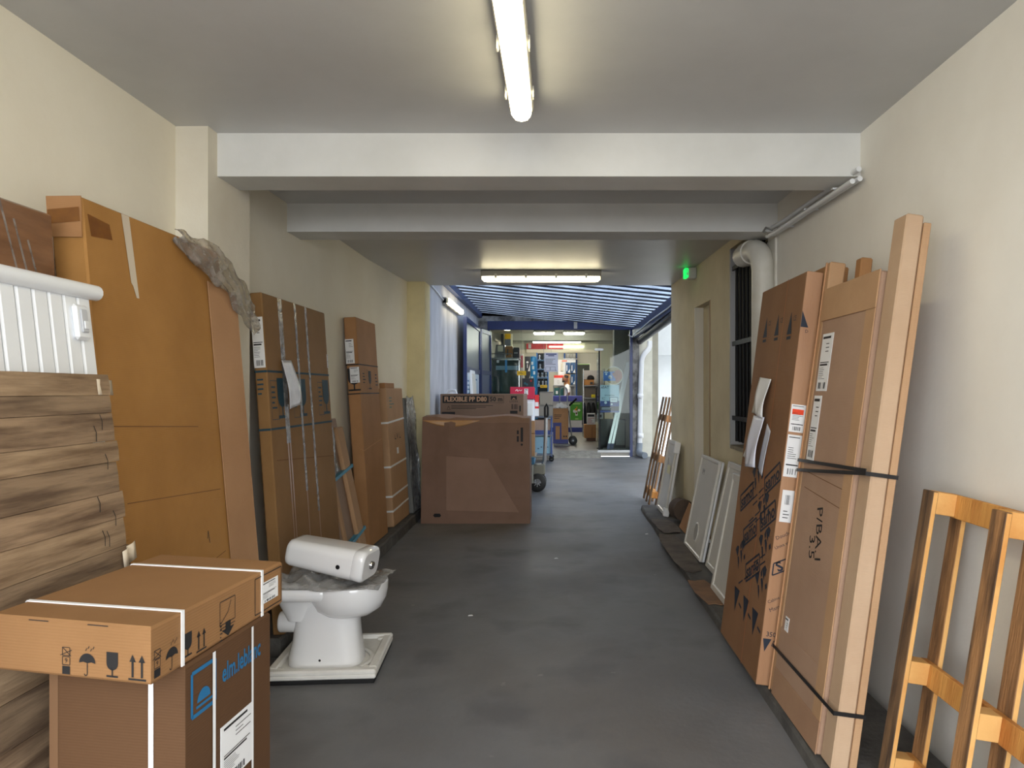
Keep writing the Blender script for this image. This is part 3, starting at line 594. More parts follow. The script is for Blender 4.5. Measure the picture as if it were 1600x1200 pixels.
CB(0,.44,0,.06,0,1.22,r=.01).build('panel_body', mat('grey_foam', (120,122,120), .35, (88,90,88), scale=4, stretch=(1,1,.4), coat=.3), t)
MB().sheet(lambda u,v: (.44*u, -.008-.008*math.sin(9*u+14*v), .02+1.21*v+.012*math.sin(9*u)*v), 10, 18, .001).build('film_wrap', MATS['film'], t)
Ink().rect(.08,.52,.16,.72).rect(.12,.2,.2,.44).put('film_label', mat('faded_paper', (150,150,146), .5), front(M), t, e=.02)

# --- right wall, from the camera on: pallet
def wood(i): return mat('pallet_wood_%d' % i, [(210,152,80),(166,120,76),(128,98,68),(222,172,104)][i], .75, [(176,112,50),(84,60,40),(56,44,36),(200,140,72)][i], scale=3.0, detail=9, stretch=(6,6,.7) if i < 3 else (1,1,1), bump=.3, bscale=20, lo=.40, hi=.62)
for i in range(4): wood(i)
W = [MATS['pallet_wood_%d' % i] for i in range(4)]
def pallet(name, label, side, xb, y0, base, L, Hh, xt, posts, zs, bw, T=.13, yaw=0, bl=.08, rev=False):
    M = leanM(side, xb, y0, base, L, Hh, T, xt, yaw); t = thing(name, label, 'pallet', M=M); rnd = random.Random(9)
    for i, x in enumerate(posts):
        for y0_, y1_, mm in ((0,.018,W[1 if i % 2 else 2]),(T-.018,T,W[1])):
            j = rnd.uniform(-.006,.006); o = CB(x,x+bw,y0_,y1_,j+.006,Hh+j,r=.002).build('deck_board', mm, t); o.data.materials.append(W[3]); o.data.polygons[0].material_index = o.data.polygons[1].material_index = 1
        for z in zs: CB(x+.004,x+bw-.004+.0,.018,T-.04,z,z+bl,r=.002).build('block', W[3], t)
    for z in zs: CB(posts[0]-.0,posts[-1]+bw,T-.04,T-.018,z-.004,z+bl,r=.002).build('stringer_board', W[0], t)
    return t
pallet('wooden_pallet', 'weathered wooden pallet leaning on the right wall, nearest the street', 'R', 1.115, 2.47, .05, .86, 1.0, 1.275, (0.0,.39,.78), (.012,.345,.925), .07, T=.125, bl=.075)
# --- framed carton with tall narrow box, strapped
t, M = lean('framed_flat_carton', 'large flat tan carton with raised borders and two address labels', 'carton', 'R', .955, 3.14, .05, .53, 1.80, .06, 1.195, card('carton_dusty', (176,140,108), (164,128,98)))
f = front(M)
CB(-.004,.53,-.006,.0,1.66,1.805,r=.002).build('top_border', K_pale, t); CB(-.004,.53,-.006,.0,-.0,.12,r=.002).build('bottom_border', card('carton_dusty2', (172,132,96), (158,118,86)), t)
CB(.45,.53,-.005,.0,.12,1.66,r=.002).build('side_border', K_pale, t); CB(.0,.53,-.004,.0,.12,.30,r=.002).build('lower_band', MATS['carton_dusty'], t)
def labpx(t, f, quad, m=None):
    uv = [f.uv(*q) for q in quad]; return lab(t, f, min(u for u,_ in uv), min(v for _,v in uv), max(u for u,_ in uv), max(v for _,v in uv), m)
o = lab(t, f, .035, 1.35, .155, 1.60); o = lab(t, f, .03, 1.05, .115, 1.33)
u_, v_ = f.uv(1282,838); k = Ink(); k.text('P/BA.1', u_-.02, v_, .085, -78); k.text('3.5', u_-.075, v_-.06, .085, -78); k.put('handwriting', M_blackink, f, t)
lab(t, f, .04, .22, .085, .36)
for (a, b) in (((.02,1.0),(.5,.97)),((.05,.93),(.45,.90))): Ink().line(a, b, .003).put('crease', M_seam, f, t)
t, M = lean('channel_strip', 'upright folded card channel at the far edge of the framed flat carton', 'card strip', 'R', .955, 3.19, .05, .045, 1.93, .07, 1.215, K_pale)
CB(.0,.012,-.006,.0,.0,1.93,r=.002).build('edge_lip', K_pink, t)
t, M = lean('channel_strip', 'short upright card strip showing behind the framed flat carton', 'card strip', 'R', 1.115, 3.12, .05, .06, 1.93, .05, 1.315, K_mid)
t, M = lean('tall_slim_box', 'tall slim tan box standing above the framed flat carton', 'carton', 'R', .965, 2.600, .05, .10, 1.985, .062, 1.235, card('carton_light_tan', (196,162,124), (186,150,112)))
CB(.0,.10,.064,.09,0.01,1.96,r=.002).build('rear_flap', K_pale, t)
# straps round both
def strapline(p, q, zoff, w_):
    pass
M1 = leanM('R', .955, 2.60+.54, .05, .53, 1.80, .06, 1.195)
sk = thing('carton_strap', 'black strapping band around the framed carton and slim box, upper one', 'strap', M=M1)
mb = MB()
def sband(mb, z0, z1, h, y_=-.009, Lx=.645, T=.10):
    mb.hexa([(-.05,y_-.002,z0),(Lx,y_-.002,z1),(Lx,y_,z1),(-.05,y_,z0),(-.05,y_-.002,z0+h),(Lx,y_-.002,z1+h),(Lx,y_,z1+h),(-.05,y_,z0+h)])
sband(mb, 1.03, 1.06, .014); sband(mb, .985, 1.05, .014); mb.box(.643,.647,-.011,.105,1.05,1.064); mb.build('front_band', M_strapk, sk)
sk = thing('carton_strap', 'black strapping band around the framed carton and slim box, lower one', 'strap', M=M1)
mb = MB(); sband(mb, .19, .20, .014); mb.box(.643,.647,-.011,.105,.20,.214); mb.build('front_band', M_strapk, sk)
# --- printed shower cabin carton
t, M = lean('printed_carton', 'tall brown shower cabin carton printed with logos and world maps', 'carton', 'R', .905, 3.93, .05, .70, 1.90, .075, 1.14, K_red)
f, fe = front(M), endR(M, .70); navy = mat('navy_ink', (30,38,52), .7)
CB(.700,.7025,.0,.075,0.004,1.897,r=.0008).build('end_panel', mat('glossy_carton', (176,134,100), .35, (162,120,88), scale=2, stretch=(4,4,.6), bump=.1), t)
Ink().rect(.44,0.0,.446,1.9).put('fold', mat('orange_crease', (170,100,56), .7), f, t)
k = Ink()
def samo(px, py, s=.17):
    a, b = f.uv(px, py); a = max(.13, min(a, .575)); rot = 27; c, q = math.cos(math.radians(rot)), math.sin(math.radians(rot))
    k.text('samo', a, b, s*.56, rot, .025)
    R_ = lambda x,y: (a+x*c-y*q, b+x*q+y*c)
    k.path([R_(-.66*s,-.24*s),R_(.66*s,-.24*s),R_(.66*s,.26*s),R_(-.66*s,.26*s)], .011, True)
for p in ((1167,777),(1212,751),(1172,832),(1213,815),(1176,888)): samo(*p); k.put('logo_print', navy, f, t); k = Ink()
def world(px, py, s=.12):
    a, b = f.uv(px, py); a = max(.10, min(a, .595)); c, q = math.cos(math.radians(27)), math.sin(math.radians(27))
    for poly in ([(-.7,.4),(-.45,.5),(-.15,.4),(-.3,.15),(-.42,.0),(-.5,.1)], [(-.4,0),(-.22,-.05),(-.2,-.3),(-.32,-.6),(-.38,-.25)], [(0,.4),(.2,.5),(.2,.25),(.05,.2)], [(0,.15),(.22,.15),(.28,-.05),(.15,-.45),(.06,-.15)], [(.22,.5),(.6,.55),(.75,.35),(.55,.1),(.45,.2),(.4,-.02),(.28,.2)], [(.5,-.2),(.7,-.15),(.72,-.35),(.52,-.38)]):
        k.poly([(a+(x*c-y*q)*s, b+(x*q+y*c)*s) for x,y in poly])
for p in ((1184,742),(1193,796),(1157,866),(1195,850),(1197,918)): world(*p); k.put('map_print', navy, f, t); k = Ink()
for (p, n) in (((1186,770),2),((1180,806),2),((1172,760),2),((1188,872),2),((1163,905),1)):
    a, b = f.uv(*p); c, q = math.cos(math.radians(27)), math.sin(math.radians(27))
    for i in range(n): 
        for j in range(2): x0 = -.1+j*.1; k.line((a+x0*c-i*.03*q*-1, b+x0*q-i*.03), (a+(x0+.075)*c+i*.03*q, b+(x0+.075)*q-i*.03), .008)
for p in ((1150,937),(1164,953),(1178,973)):
    a, b = f.uv(*p); k.poly([(a-.05,b+.06),(a+.05,b+.06),(a,b-.06)]); k.line((a+.06,b+.0),(a+.11,b-.01),.012); k.put('triangle_print', navy, f, t); k = Ink()
for p in ((1197,513),(1215,509),(1235,506)):
    a, b = f.uv(*p); k.poly([(a-.035,b-.05),(a+.035,b-.05),(a,b+.06)]); k.rect(a-.03,b-.075,a+.03,b-.06); k.text('CE', a+.06, b+.02, .035); k.put('triangle_print', navy, f, t); k = Ink()
a, b = f.uv(1256,503); k.poly([(a-.045,b-.05),(min(.697,a+.06),b-.05),(min(.697,a+.02),b+.07)])
k.put('triangle_print', navy, f, t)
k = Ink(); EZ = lambda py, px=1220: fe.uv(px, py)[1]
def EP(n): k.put(n, navy, fe, t, e=.0035); k.__init__()
for tx, py, px, sz, a_ in (('Cabine d',936,1211,.0205,.039),('Mamp',950,1213,.025,.046),('Douche',836,1222,.024,.041),('Univa vv',852,1222,.0205,.039)): k.text(tx, a_, EZ(py,px), sz, 30); EP('lettering')
z_ = EZ(886,1221); k.text('S', .040, z_, .062, 30, .03); k.path([(.012,z_-.042),(.070,z_-.012),(.070,z_+.042),(.012,z_+.012)], .006, True); EP('lettering')
z_ = EZ(991,1201); k.text('350', .040, z_, .03, 0, .01); k.poly([(.006,z_-.02),(.045,z_-.02),(.018,z_-.08)]); k.path([(.048,z_-.05),(.066,z_-.05),(.057,z_-.025)], .003, True); EP('lettering')
z_ = EZ(512,1262); k.poly([(.0,z_),(.035,z_),(.0,z_+.075)]); k.text('D', .03, z_-.018, .02); EP('lettering')
for (y0_, y1_, red) in ((675,632,1),(746,680,0)):
    z0, z1 = EZ(y0_,1240), EZ(y1_,1245)
    mb = MB(); P = [fe.at(a,b,e) for e in (.003,.005) for a,b in ((.004,z0),(.074,z0),(.074,z1),(.004,z1))]; o = mb.hexa(P).build('address_label', M_label, t, world=True); hh = z1-z0
    k = Ink(); k.lines(.012,z0+.42*hh,.05,.3*hh,6,.25); k.bars(.02,z0+.06*hh,.04,.14*hh,10); k.rect(.01,z0+.27*hh,.065,z0+.30*hh); k.rect(.01,z1-.07*hh,.06,z1-.05*hh); k.put('label_print', M_blackink, fe, o, e=.0055)
    if red: Ink().rect(.01,z1-.36*hh,.062,z1-.17*hh).put('red_band', mat('red_orange_ink', (236,70,30), .6), fe, o, e=.0055)
z0, z1 = EZ(816,1228), EZ(766,1232); o = MB().hexa([fe.at(a,b,e) for e in (.003,.005) for a,b in ((.012,z0),(.066,z0),(.066,z1),(.012,z1))]).build('barcode_label', M_label, t, world=True); Ink().bars(.022,z0+.55*(z1-z0),.03,.3*(z1-z0),12).lines(.024,z0+.1*(z1-z0),.03,.3*(z1-z0),3,.25).put('label_print', M_blackink, fe, o, e=.0055)
t2, M2 = lean('plain_flat_carton', 'plain flat carton hidden behind the printed shower cabin carton', 'carton', 'R', 1.0, 3.88, .05, .62, 1.93, .10, 1.245, K_mid)
# documents hanging on it
def docpx(f, Q, m, label, lift=.02, base=.006, nm='hanging_document', wav=.008):
    q = [f.uv(*p) for p in Q]
    def fn(u, v):
        a = [(q[0][i]*(1-u)+q[1][i]*u)*(1-v)+(q[3][i]*(1-u)+q[2][i]*u)*v for i in (0,1)]; return f.at(a[0], a[1], base+lift*math.sin(1.7*v)+wav*math.sin(6*u+4*v)*v)
    return tag(MB().sheet(fn, 8, 12, .0012).build(nm, m), label, 'paper')
M_blp = mat('bluish_paper', (222,224,238), .35)
docpx(f, [(1190,593),(1200,594),(1190,648),(1176,645)], mat('cream_paper', (206,200,186), .6), 'cream sheet tucked behind the white paper on the printed carton', .004, .003, wav=.002)
docpx(f, [(1191,590),(1209,593),(1200,654),(1187,648)], M_label, 'white paper sheet curling from the printed carton, upper of the pair', .02, .012)
docpx(f, [(1181,669),(1188,675),(1178,723),(1162,713)], M_label, 'loose white sheet fanned out under the hanging pouch', .003, .003, wav=.002)
docpx(f, [(1200,662),(1205,674),(1192,744),(1186,731)], mat('grey_film_paper', (196,198,206), .3), 'narrow greyish film strip hanging behind the pouch', .003, .003, wav=.002)
docpx(f, [(1185,650),(1202,653),(1192,732),(1175,730)], M_blp, 'clear pouch with papers hanging below on the printed carton', .02, .024)
# --- shower trays
M_tray = mat('tray_acrylic', (216,212,202), .3, (206,202,192), scale=2); M_trayw = mat('tray_white', (236,236,236), .3)
def tray(label, xb, y0, base, L, Hh, T, xt, drain, seam=None, rim=.045, yaw=0):
    M = leanM('R', xb, y0, base, L, Hh, T, xt, yaw); t = thing('shower_tray', label, 'shower tray', M=M, group='shower trays leaning on the right wall')
    CB(0,L,.012,T,0,Hh,r=.008).build('tray_body', M_trayw, t)
    mb = MB(); mb.cbox(0,rim,0,.03,0,Hh,r=.006); mb.cbox(L-rim,L,0,.03,0,Hh,r=.006); mb.cbox(rim-.004,L-rim+.004,0,.03,0,rim,r=.006); mb.cbox(rim-.004,L-rim+.004,0,.03,Hh-rim,Hh,r=.006); mb.build('rim', M_tray, t)
    B(rim,L-rim,.009,.0125,rim,Hh-rim).build('basin_floor', M_tray, t)
    du, dv, rr = drain
    MB().lathe([(rr*.35,.004),(rr*.8,.003),(rr*.85,.0),(rr,.0),(rr,.006)], 24, fn=lambda x,y,z: (du+x, .003+z, dv+y)).build('drain_ring', M_tray, t)
    MB().lathe([(0.0001,.0),(rr*.8,.0)], 24, fn=lambda x,y,z: (du+x, .006, dv+y)).build('drain_hole', mat('drain_grey', (170,166,158), .4), t)
    return t, M
t, M = tray('white shower tray leaning at the corner of the courtyard, sticker on it', 1.14, 8.10, .05, .55, .80, .05, 1.275, (.22,.56,.06))
f = front(M); Ink().rect(.26,.44,.46,.53).put('sticker', mat('cream_sticker', (226,218,176), .6), f, t, e=.002)
CB(.50,.562,-.012,.05,.68,.80,r=.008).build('corner_guard', M_trayw, t); CB(.50,.562,-.012,.05,0,.09,r=.008).build('corner_guard', M_trayw, t)
t, M = tray('plain grey shower tray with drain at the bottom, under the door niche', 1.11, 6.22, .05, .68, .80, .045, 1.27, (.34,.17,.085), rim=.03)
Ink().text('VM', .17, .66, .07).put('handwriting', mat('pencil_grey', (110,110,112), .7), front(M), t, e=-.008)
t, M = tray('shower tray with drain at the top, behind the printed carton', 1.13, 5.42, .05, .60, .82, .05, 1.31, (.40,.66,.075))
t, M = tray('shower tray in front of the others, half hidden by the printed carton', 1.04, 4.82, .05, .78, .80, .045, 1.19, (.5,.64,.07))
# second pallet at the corner
def pal2():
    M = leanM('R', 1.10, 9.10, 0, .6, 1.35, .12, 1.36); t = thing('wooden_pallet', 'narrow wooden pallet leaning at the courtyard corner, seen edge on', 'pallet', M=M)
    for i, x in enumerate((0,.25,.5)): CB(x,x+.06,0,.02,.0,1.32,r=.002).build('deck_board', W[2], t)
    for i, x in enumerate((.1,.4)): CB(x,x+.06,.10,.12,.0,1.32,r=.002).build('deck_board', W[2], t)
    for z in (.08,.52,1.02): CB(-.12,.5,.02,.10,z,z+.08,r=.003).build('stringer_board', W[1] if z > .5 else W[0], t)
pal2()
# card scraps on the kerb
M_scrap = mat('dirty_card', (112,102,92), .9, (82,74,68), scale=6, detail=6, bump=.3)
def scrap(label, cx, cy, sx, sy, rz, z, m=M_scrap, seed=1, lift=.01):
    rnd = random.Random(seed); n = 14; pts = []
    for i in range(n):
        a = 2*math.pi*i/n; c, s = math.cos(a), math.sin(a); k = (1/max(abs(c),abs(s)))**.8*rnd.uniform(.86,1.05); pts.append((c*sx*k/2, s*sy*k/2))
    c, s = math.cos(rz), math.sin(rz)
    mb = MB().prism([(cx+x*c-y*s, cy+x*s+y*c) for x,y in pts], z, z+.005, fn=lambda x,y,zz: (x,y,zz+lift*max(0,math.sin(4*x+3*y+seed))))
    tag(mb.build('cardboard_scrap', m), label, 'cardboard')
scrap('torn dirty card mat on the kerb below the sticker tray', 1.08, 7.05, .22, .8, .02, .052, seed=2)
scrap('long torn card strip on the kerb before the plain grey tray', 1.02, 5.95, .20, 1.5, .0, .0525, seed=4)
scrap('brown torn card piece at the kerb edge below the half hidden tray', 1.0, 4.75, .16, .6, .05, .0527, m=mat('brown_scrap', (150,112,82), .9, (120,92,70), scale=6), seed=6)
t, M = lean('bent_card_piece', 'small brown card flap leaning beside the sticker tray', 'cardboard', 'R', 1.20, 6.98, .055, .34, .26, .006, 1.30, K_mid, body='card')
ro = MB().tube([(1.26,7.35,.18),(1.29,7.18,.185)], .11, 18).build('card_roll', mat('dark_card_roll', (92,76,62), .85, (74,60,50), scale=8)); tag(ro, 'dark round card roll behind the sticker tray', 'cardboard roll')
# conduit-like white pipe fixings done; small debris on the floor
for i,(x,y) in enumerate(((-.02,5.9),(.86,6.9),(-.55,4.4),(.1,2.6))):
    tag(MB().prism([(x,y),(x+.03,y+.005),(x+.022,y+.02),(x+.004,y+.016)], .001, .004).build('paper_scrap', M_label), ['tiny white paper scrap on the floor before the dented carton','tiny white paper scrap on the floor beside the right kerb near the sticker tray','tiny white paper scrap on the floor between toilet and cartons','tiny white paper scrap in the middle of the near floor'][i], 'litter', 'paper scraps on the floor')
# ---------------------------------------------------------------- stacked cartons in front, left
def quadbox(t, m, P, z0, z1, name='carton_body', r=.006):
    """carton on four ground points NL, NR, FR, FL (counter-clockwise from above)"""
    mb = MB(); c = Vector((sum(p[0] for p in P)/4, sum(p[1] for p in P)/4, 0)); q = [Vector((*p,0)) for p in P]
    ins = [p+(c-p).normalized()*r for p in q]
    def rr(lst, z): return [(p.x,p.y,z) for p in lst]
    mb.loft([rr(ins,z0), rr(q,z0+r), rr(q,z1-r), rr(ins,z1)], smooth=False); return mb.build(name, m, t, world=True)
def qface(P, i, j, z0): a, b = Vector((*P[i],z0)), Vector((*P[j],z0)); return Face(a, b-a, (0,0,1)), (b-a).length
def bandq(t, P, u, z0, z1, f, Lf, w_, m, up=None):
    pass
K_c1 = card('carton_honey', (156,112,68), (144,102,60)); K_c2 = card('carton_chestnut', (94,64,38), (86,58,34)); M_strap2 = mat('white_cord', (240,240,240), .4)
P1 = [(-1.20,1.505),(-.812,1.42),(-.763,1.969),(-1.145,2.055)]; Z0, Z1 = .809, .926
t = thing('shallow_carton', 'shallow brown carton with handling marks on top of the tall logo carton', 'carton', (-.98,1.74,Z0))
quadbox(t, K_c1, P1, Z0, Z1)
fn_, Ln = qface(P1,0,1,Z0); fr_, Lr1 = qface(P1,1,2,Z0)
k = Ink()
def atpx(f, px, py): return f.uv(px, py)
for ic, px, py, s in ((icon_stack,104,1053,.048),(icon_umbrella,137,1036,.040),(icon_glass,176,1057,.055),(icon_up,215,1062,.050)):
    a, b = fn_.uv(px, py); k = Ink(); ic(k, a, b, s); k.put(ic.__name__[5:]+'_mark', M_blackink, fn_, t)
k = Ink()
for ic, px, py, s in ((icon_stack,245,1058,.048),(icon_umbrella,268,1026,.040),(icon_glass,293,1024,.055),(icon_up,314,1015,.046)):
    a, b = fr_.uv(px, py); k = Ink(); ic(k, a, b, s); k.put(ic.__name__[5:]+'_mark', M_blackink, fr_, t)
k = Ink()
a, b = fr_.uv(356,958); k.frame(a-.035,b-.02,a+.03,b+.035,.002); k.path([(a-.03,b-.015),(a+.0,b+.005),(a+.012,b+.03)],.002); k.line((a-.035,b-.028),(a+.03,b-.028),.002); k.lines(a-.035,b-.06,.01,.05,6)
a, b = fr_.uv(356,980); k.rect(a-.012,b-.002,a+.010,b+.016); k.poly([(a-.028,b),(a+.026,b),(a,b-.02)])
k.put('opening_mark', M_blackink, fr_, t); k = Ink(); k.frame(.405,.012,.545,.105,.0025)
k.put('label_frame', M_blackink, fr_, t)
lab(t, fr_, .435, .03, .525, .085)
def wrapband(t, P, sN, sF, z0, z1, w_, m):
    """strap over the top across the carton at fraction s of its length and down its right side"""
    NL, NR, FR, FL = [Vector((*p,0)) for p in P]
    a = NR.lerp(FR, sN); b = NL.lerp(FL, sF); u = (FR-NR).normalized()*w_/2; n = (a-b).normalized()*.0025; up = Vector((0,0,.0025))
    zt, zb = Vector((0,0,z1)), Vector((0,0,z0)); mb = MB()
    mb.hexa([b-u+zt, a-u+zt+n, a+u+zt+n, b+u+zt, b-u+zt+up, a-u+zt+up+n, a+u+zt+up+n, b+u+zt+up])
    mb.hexa([a-u+zb, a-u+zb+n, a+u+zb+n, a+u+zb, a-u+zt, a-u+zt+n, a+u+zt+n, a+u+zt])
    mb.hexa([b-u+zb-n, b-u+zb, b+u+zb, b+u+zb-n, b-u+zt-n, b-u+zt, b+u+zt, b+u+zt-n])
    return mb.build('strap', m, t, world=True)
wrapband(t, P1, .185, .17, Z0, Z1, .010, M_strap2); wrapband(t, P1, .80, .78, Z0, Z1, .010, M_strap2)
for s0 in (.25,.62): Ink().rect(Ln*s0,Z1-Z0-.006,Ln*s0+.05,Z1-Z0-.004).put('lid_slot', M_blackink, fn_, t)
P2 = [(-1.125,1.575),(-.797,1.523),(-.768,1.90),(-1.09,1.955)]
t = thing('tall_logo_carton', 'tall chestnut carton with blue logo and white straps beside the toilet', 'carton', (-.95,1.73,0))
quadbox(t, K_c2, P2, 0, .808, r=.007)
fn2, Ln2 = qface(P2,0,1,0); fr2, Lr2 = qface(P2,1,2,0); cy = mat('petrol_blue_ink', (28,104,150), .7)
k = Ink(); a, b = fr2.uv(318,1076)
k.path([(a-.046,b-.046),(a+.046,b-.046),(a+.046,b+.05),(a-.046,b+.05)], .009, True); k.poly(arc(a,b-.022,.026,0,180,12)); k.line((a-.03,b-.031),(a+.036,b-.031),.006)
a2, b2 = fr2.uv(376,1033); k.text('elm.leblanc', a2+.006, b2+.0, .062, 0, .022, sx=.66); k.put('logo', cy, fr2, t)
aL, bL = fr2.uv(331,1187); aR, bR = fr2.uv(381,1140); lab(t, fr2, .135, bL-.09, .285, bL+.055)
def vband(f, a, w_, z0, z1): return Ink().rect(a-w_/2,z0,a+w_/2,z1).put('strap', M_strap2, f, t, e=.0028)
a, _ = fn2.uv(237,1130); vband(fn2, a, .012, 0, .80); a, _ = fr2.uv(333,1110); vband(fr2, a, .012, 0, .80); a, _ = fr2.uv(393,1080); vband(fr2, a, .010, 0, .80)
Ink().rect(.0,.0,.022,.80).put('edge_tape', mat('card_edge', (112,82,56), .6), fn2, t); 

# ---------------------------------------------------------------- toilet pan, cistern, tray
CER = mat('white_ceramic', (236,236,236), .08, coat=.5)
rz = math.radians(4)
tr = thing('packing_tray', 'white moulded packing tray with a black underside, under the toilet pan', 'tray', (-1.145,3.64,0), rz)
CB(-.255,.255,-.265,.255,0,.022,r=.004).build('black_base', mat('black_foam', (16,16,18), .8), tr)
FOAM = mat('white_foam', (232,230,224), .6, (222,220,214), scale=8)
mb = MB(); mb.cbox(-.26,.26,-.27,.26,.022,.045,r=.006)
for (x0,x1,y0,y1) in ((-.26,.26,-.27,-.225),(-.26,.26,.22,.26),(-.26,-.215,-.225,.22),(.215,.26,-.225,.22)): mb.cbox(x0,x1,y0,y1,.04,.066,r=.008)
mb.build('tray_body', FOAM, tr)
MB().loft([[(.03+r_*math.cos(math.radians(-38+115*i/24)), -.08+r_*math.sin(math.radians(-38+115*i/24)), z_) for r_, z_ in ((.19,.0455),(.19,.056),(.18,.059),(.168,.056),(.165,.0455))][::-1] for i in range(25)]).build('raised_ring', FOAM, tr)
for sx in (-1,1):
    for sy in (-1,1): CB(sx*.205-.018,sx*.205+.018,sy*.20-.018,sy*.20+.018,.045,.060,r=.008).build('corner_stud', FOAM, tr)
wc = thing('toilet_pan', 'white ceramic toilet pan standing on the packing tray', 'toilet', (-1.378,3.56,.0455), math.radians(2))
def sup(cx, rx, ry, z, e=2.6, n=40, xb=None):
    pts = []
    for i in range(n):
        a = 2*math.pi*i/n; c, s = math.cos(a), math.sin(a); r_ = rx if (c > 0 or xb is None) else xb
        pts.append((cx+r_*math.copysign(abs(c)**(2/e), c), ry*math.copysign(abs(s)**(2/e), s), z))
    return pts
rings = [sup(.225,.180,.115,0,3.4), sup(.225,.178,.112,.05,3.2), sup(.228,.165,.105,.12,3), sup(.230,.157,.10,.20,2.8), sup(.235,.155,.102,.25,2.6), sup(.25,.16,.115,.29,2.4), sup(.26,.15,.12,.33,2.4)]
MB().loft(rings).build('pedestal', CER, wc)
cx = .335
prof = [(.42,.235),(.66,.245),(.86,.275),(.965,.32),(1.0,.36),(1.0,.392),(.985,.400),(.90,.400),(.865,.392),(.82,.35),(.66,.28),(.40,.235),(.02,.225)]
rr = [sup(cx, .19*k_, .178*k_, z_, 2.15, xb=.20*k_) for k_, z_ in prof]
MB().loft(rr, cap=False).build('bowl', CER, wc)
mb = MB().loft([sup(.145,.15,.15,.335,5), sup(.14,.145,.165,.345,5), sup(.14,.148,.172,.36,5), sup(.14,.148,.172,.385,5), sup(.14,.14,.165,.396,5)]); mb.build('rear_shelf', CER, wc)
mb = MB().loft([sup(.10,.06,.085,.22,3), sup(.10,.085,.10,.27,3), sup(.10,.10,.12,.31,3), sup(.12,.12,.14,.345,3)]); mb.build('rear_web', CER, wc)
MB().lathe([(.052,-.02),(.052,.075),(.050,.082),(.042,.082),(.040,.0)], 24, fn=lambda x,y,z: (.075-z, x, .195+y)).build('outlet_spigot', CER, wc)
MB().lathe([(.0001,.0),(.006,.0)], 12, fn=lambda x,y,z: (.22+x, -.1145, .04+y)).build('fixing_hole', M_dark, wc)
# film cushion between
def film(u, v):
    x = -1.37+.52*u; y = 3.37+.38*v+.02*math.sin(9*u); zc = .536-.185*(x+1.325); cap = max(.006, min(.06, zc-.458)) if x < -.91 else .022
    n = .5+.25*math.sin(23*u+7*v)+.25*math.sin(15*v-9*u+2); e = min(1, 6*min(v, 1-v)+.1)
    return (x, y, .4495+cap*n*e)
fb = MB().sheet(film, 44, 24, .002).build('bubble_film', thin('bubble_film_clear', (242,242,242), .05, .2, .3, cloud=.34, bump=.7)); tag(fb, 'crumpled clear bubble film between the toilet pan and the cistern', 'plastic film')
M = Matrix.Translation((-1.325,3.56,.541)) @ Matrix.Rotation(math.radians(-9), 4, 'Z') @ Matrix.Rotation(math.radians(10.5), 4, 'Y')
ci = thing('toilet_cistern', 'white ceramic cistern lying on its side on top of the toilet pan', 'cistern', M=M)
def rrect(hy, z0, z1, x, r, n=6):
    pts = []
    for (cy_, cz_, a0) in ((hy-r,z1-r,0),(-hy+r,z1-r,90),(-hy+r,z0+r,180),(hy-r,z0+r,270)): pts += [(x, cy_+r*math.cos(math.radians(a0+90*i/n)), cz_+r*math.sin(math.radians(a0+90*i/n))) for i in range(n+1)]
    return pts
MB().loft([rrect(.082,.012,.118,-.002,.035), rrect(.092,.004,.128,.006,.04), rrect(.096,.0,.132,.025,.042), rrect(.105,.0,.152,.352,.045)]).build('tank', CER, ci)
MB().loft([rrect(.104,.001,.151,.352,.045), rrect(.1055,.0,.153,.354,.045), rrect(.1055,.0,.153,.395,.045), rrect(.100,.005,.148,.405,.042), rrect(.092,.012,.140,.409,.038)]).build('lid', CER, ci)
MB().lathe([(.0001,.012),(.017,.012),(.020,.008),(.021,.0)], 20, fn=lambda x,y,z: (.409+z, x-.0, .075+y)).build('flush_button', M_chrome, ci)
MB().lathe([(.0001,.0),(.011,.0)], 16, fn=lambda x,y,z: (.285+x, -.1052, .062+y)).build('inlet_hole', M_dark, ci)

# ---------------------------------------------------------------- middle: big carton, pallet truck
t = thing('dented_carton', 'big plain brown carton with a dented top in the middle of the passage', 'carton', (-.85,7.46,0))
kb = card('carton_dull_brown', (142,108,84), (130,98,74))
mb = MB(); NXx = 16; rings = []
def topz(x, y): return 1.12 + .012*math.sin(9*x) - .03*math.exp(-((x+1.16)**2+(y-7.46)**2)/.006) - .012*math.exp(-((x+.35)**2)/.004)
for i in range(NXx+1):
    x = -1.43+1.15*i/NXx; fx = (-1.415+1.13*i/NXx); 
    rings.append([(x,7.46,0),(x,7.96,0),(fx,7.96,topz(fx,7.9)),(fx,7.70,topz(fx,7.7)+.012),(fx,7.475,topz(fx,7.475)),(fx,7.462-.01*math.exp(-((x+1.16)**2)/.008),1.06)])
mb.loft([r[::-1] for r in rings], smooth=False).build('carton_body', kb, t, world=True)
f = Face((-1.43,7.459,0), (1,0,0), (0,0,1))
mb = MB().hexa([(-1.16,7.452,.14),(-.40,7.452,.12),(-.40,7.459,.12),(-1.16,7.459,.14),(-1.16,7.453,.71),(-.72,7.453,.68),(-.72,7.459,.68),(-1.16,7.459,.71)]); mb.build('card_patch', card('carton_patch', (158,122,96), (146,112,86)), t, world=True)
Ink().poly([(.13,.085),(.145,.068),(.20,.068),(.215,.085),(.20,.105),(.145,.105)]).put('hand_hole', M_dark, f, t)
k = Ink(); k.rect(1.01,.86,1.03,.92); k.rect(1.01,.94,1.03,.98); k.rect(1.05,.86,1.075,1.01); k.disc(1.062,.83,.012); k.text('i', 1.02, 1.0, .03); k.put('print', M_blackink, f, t)
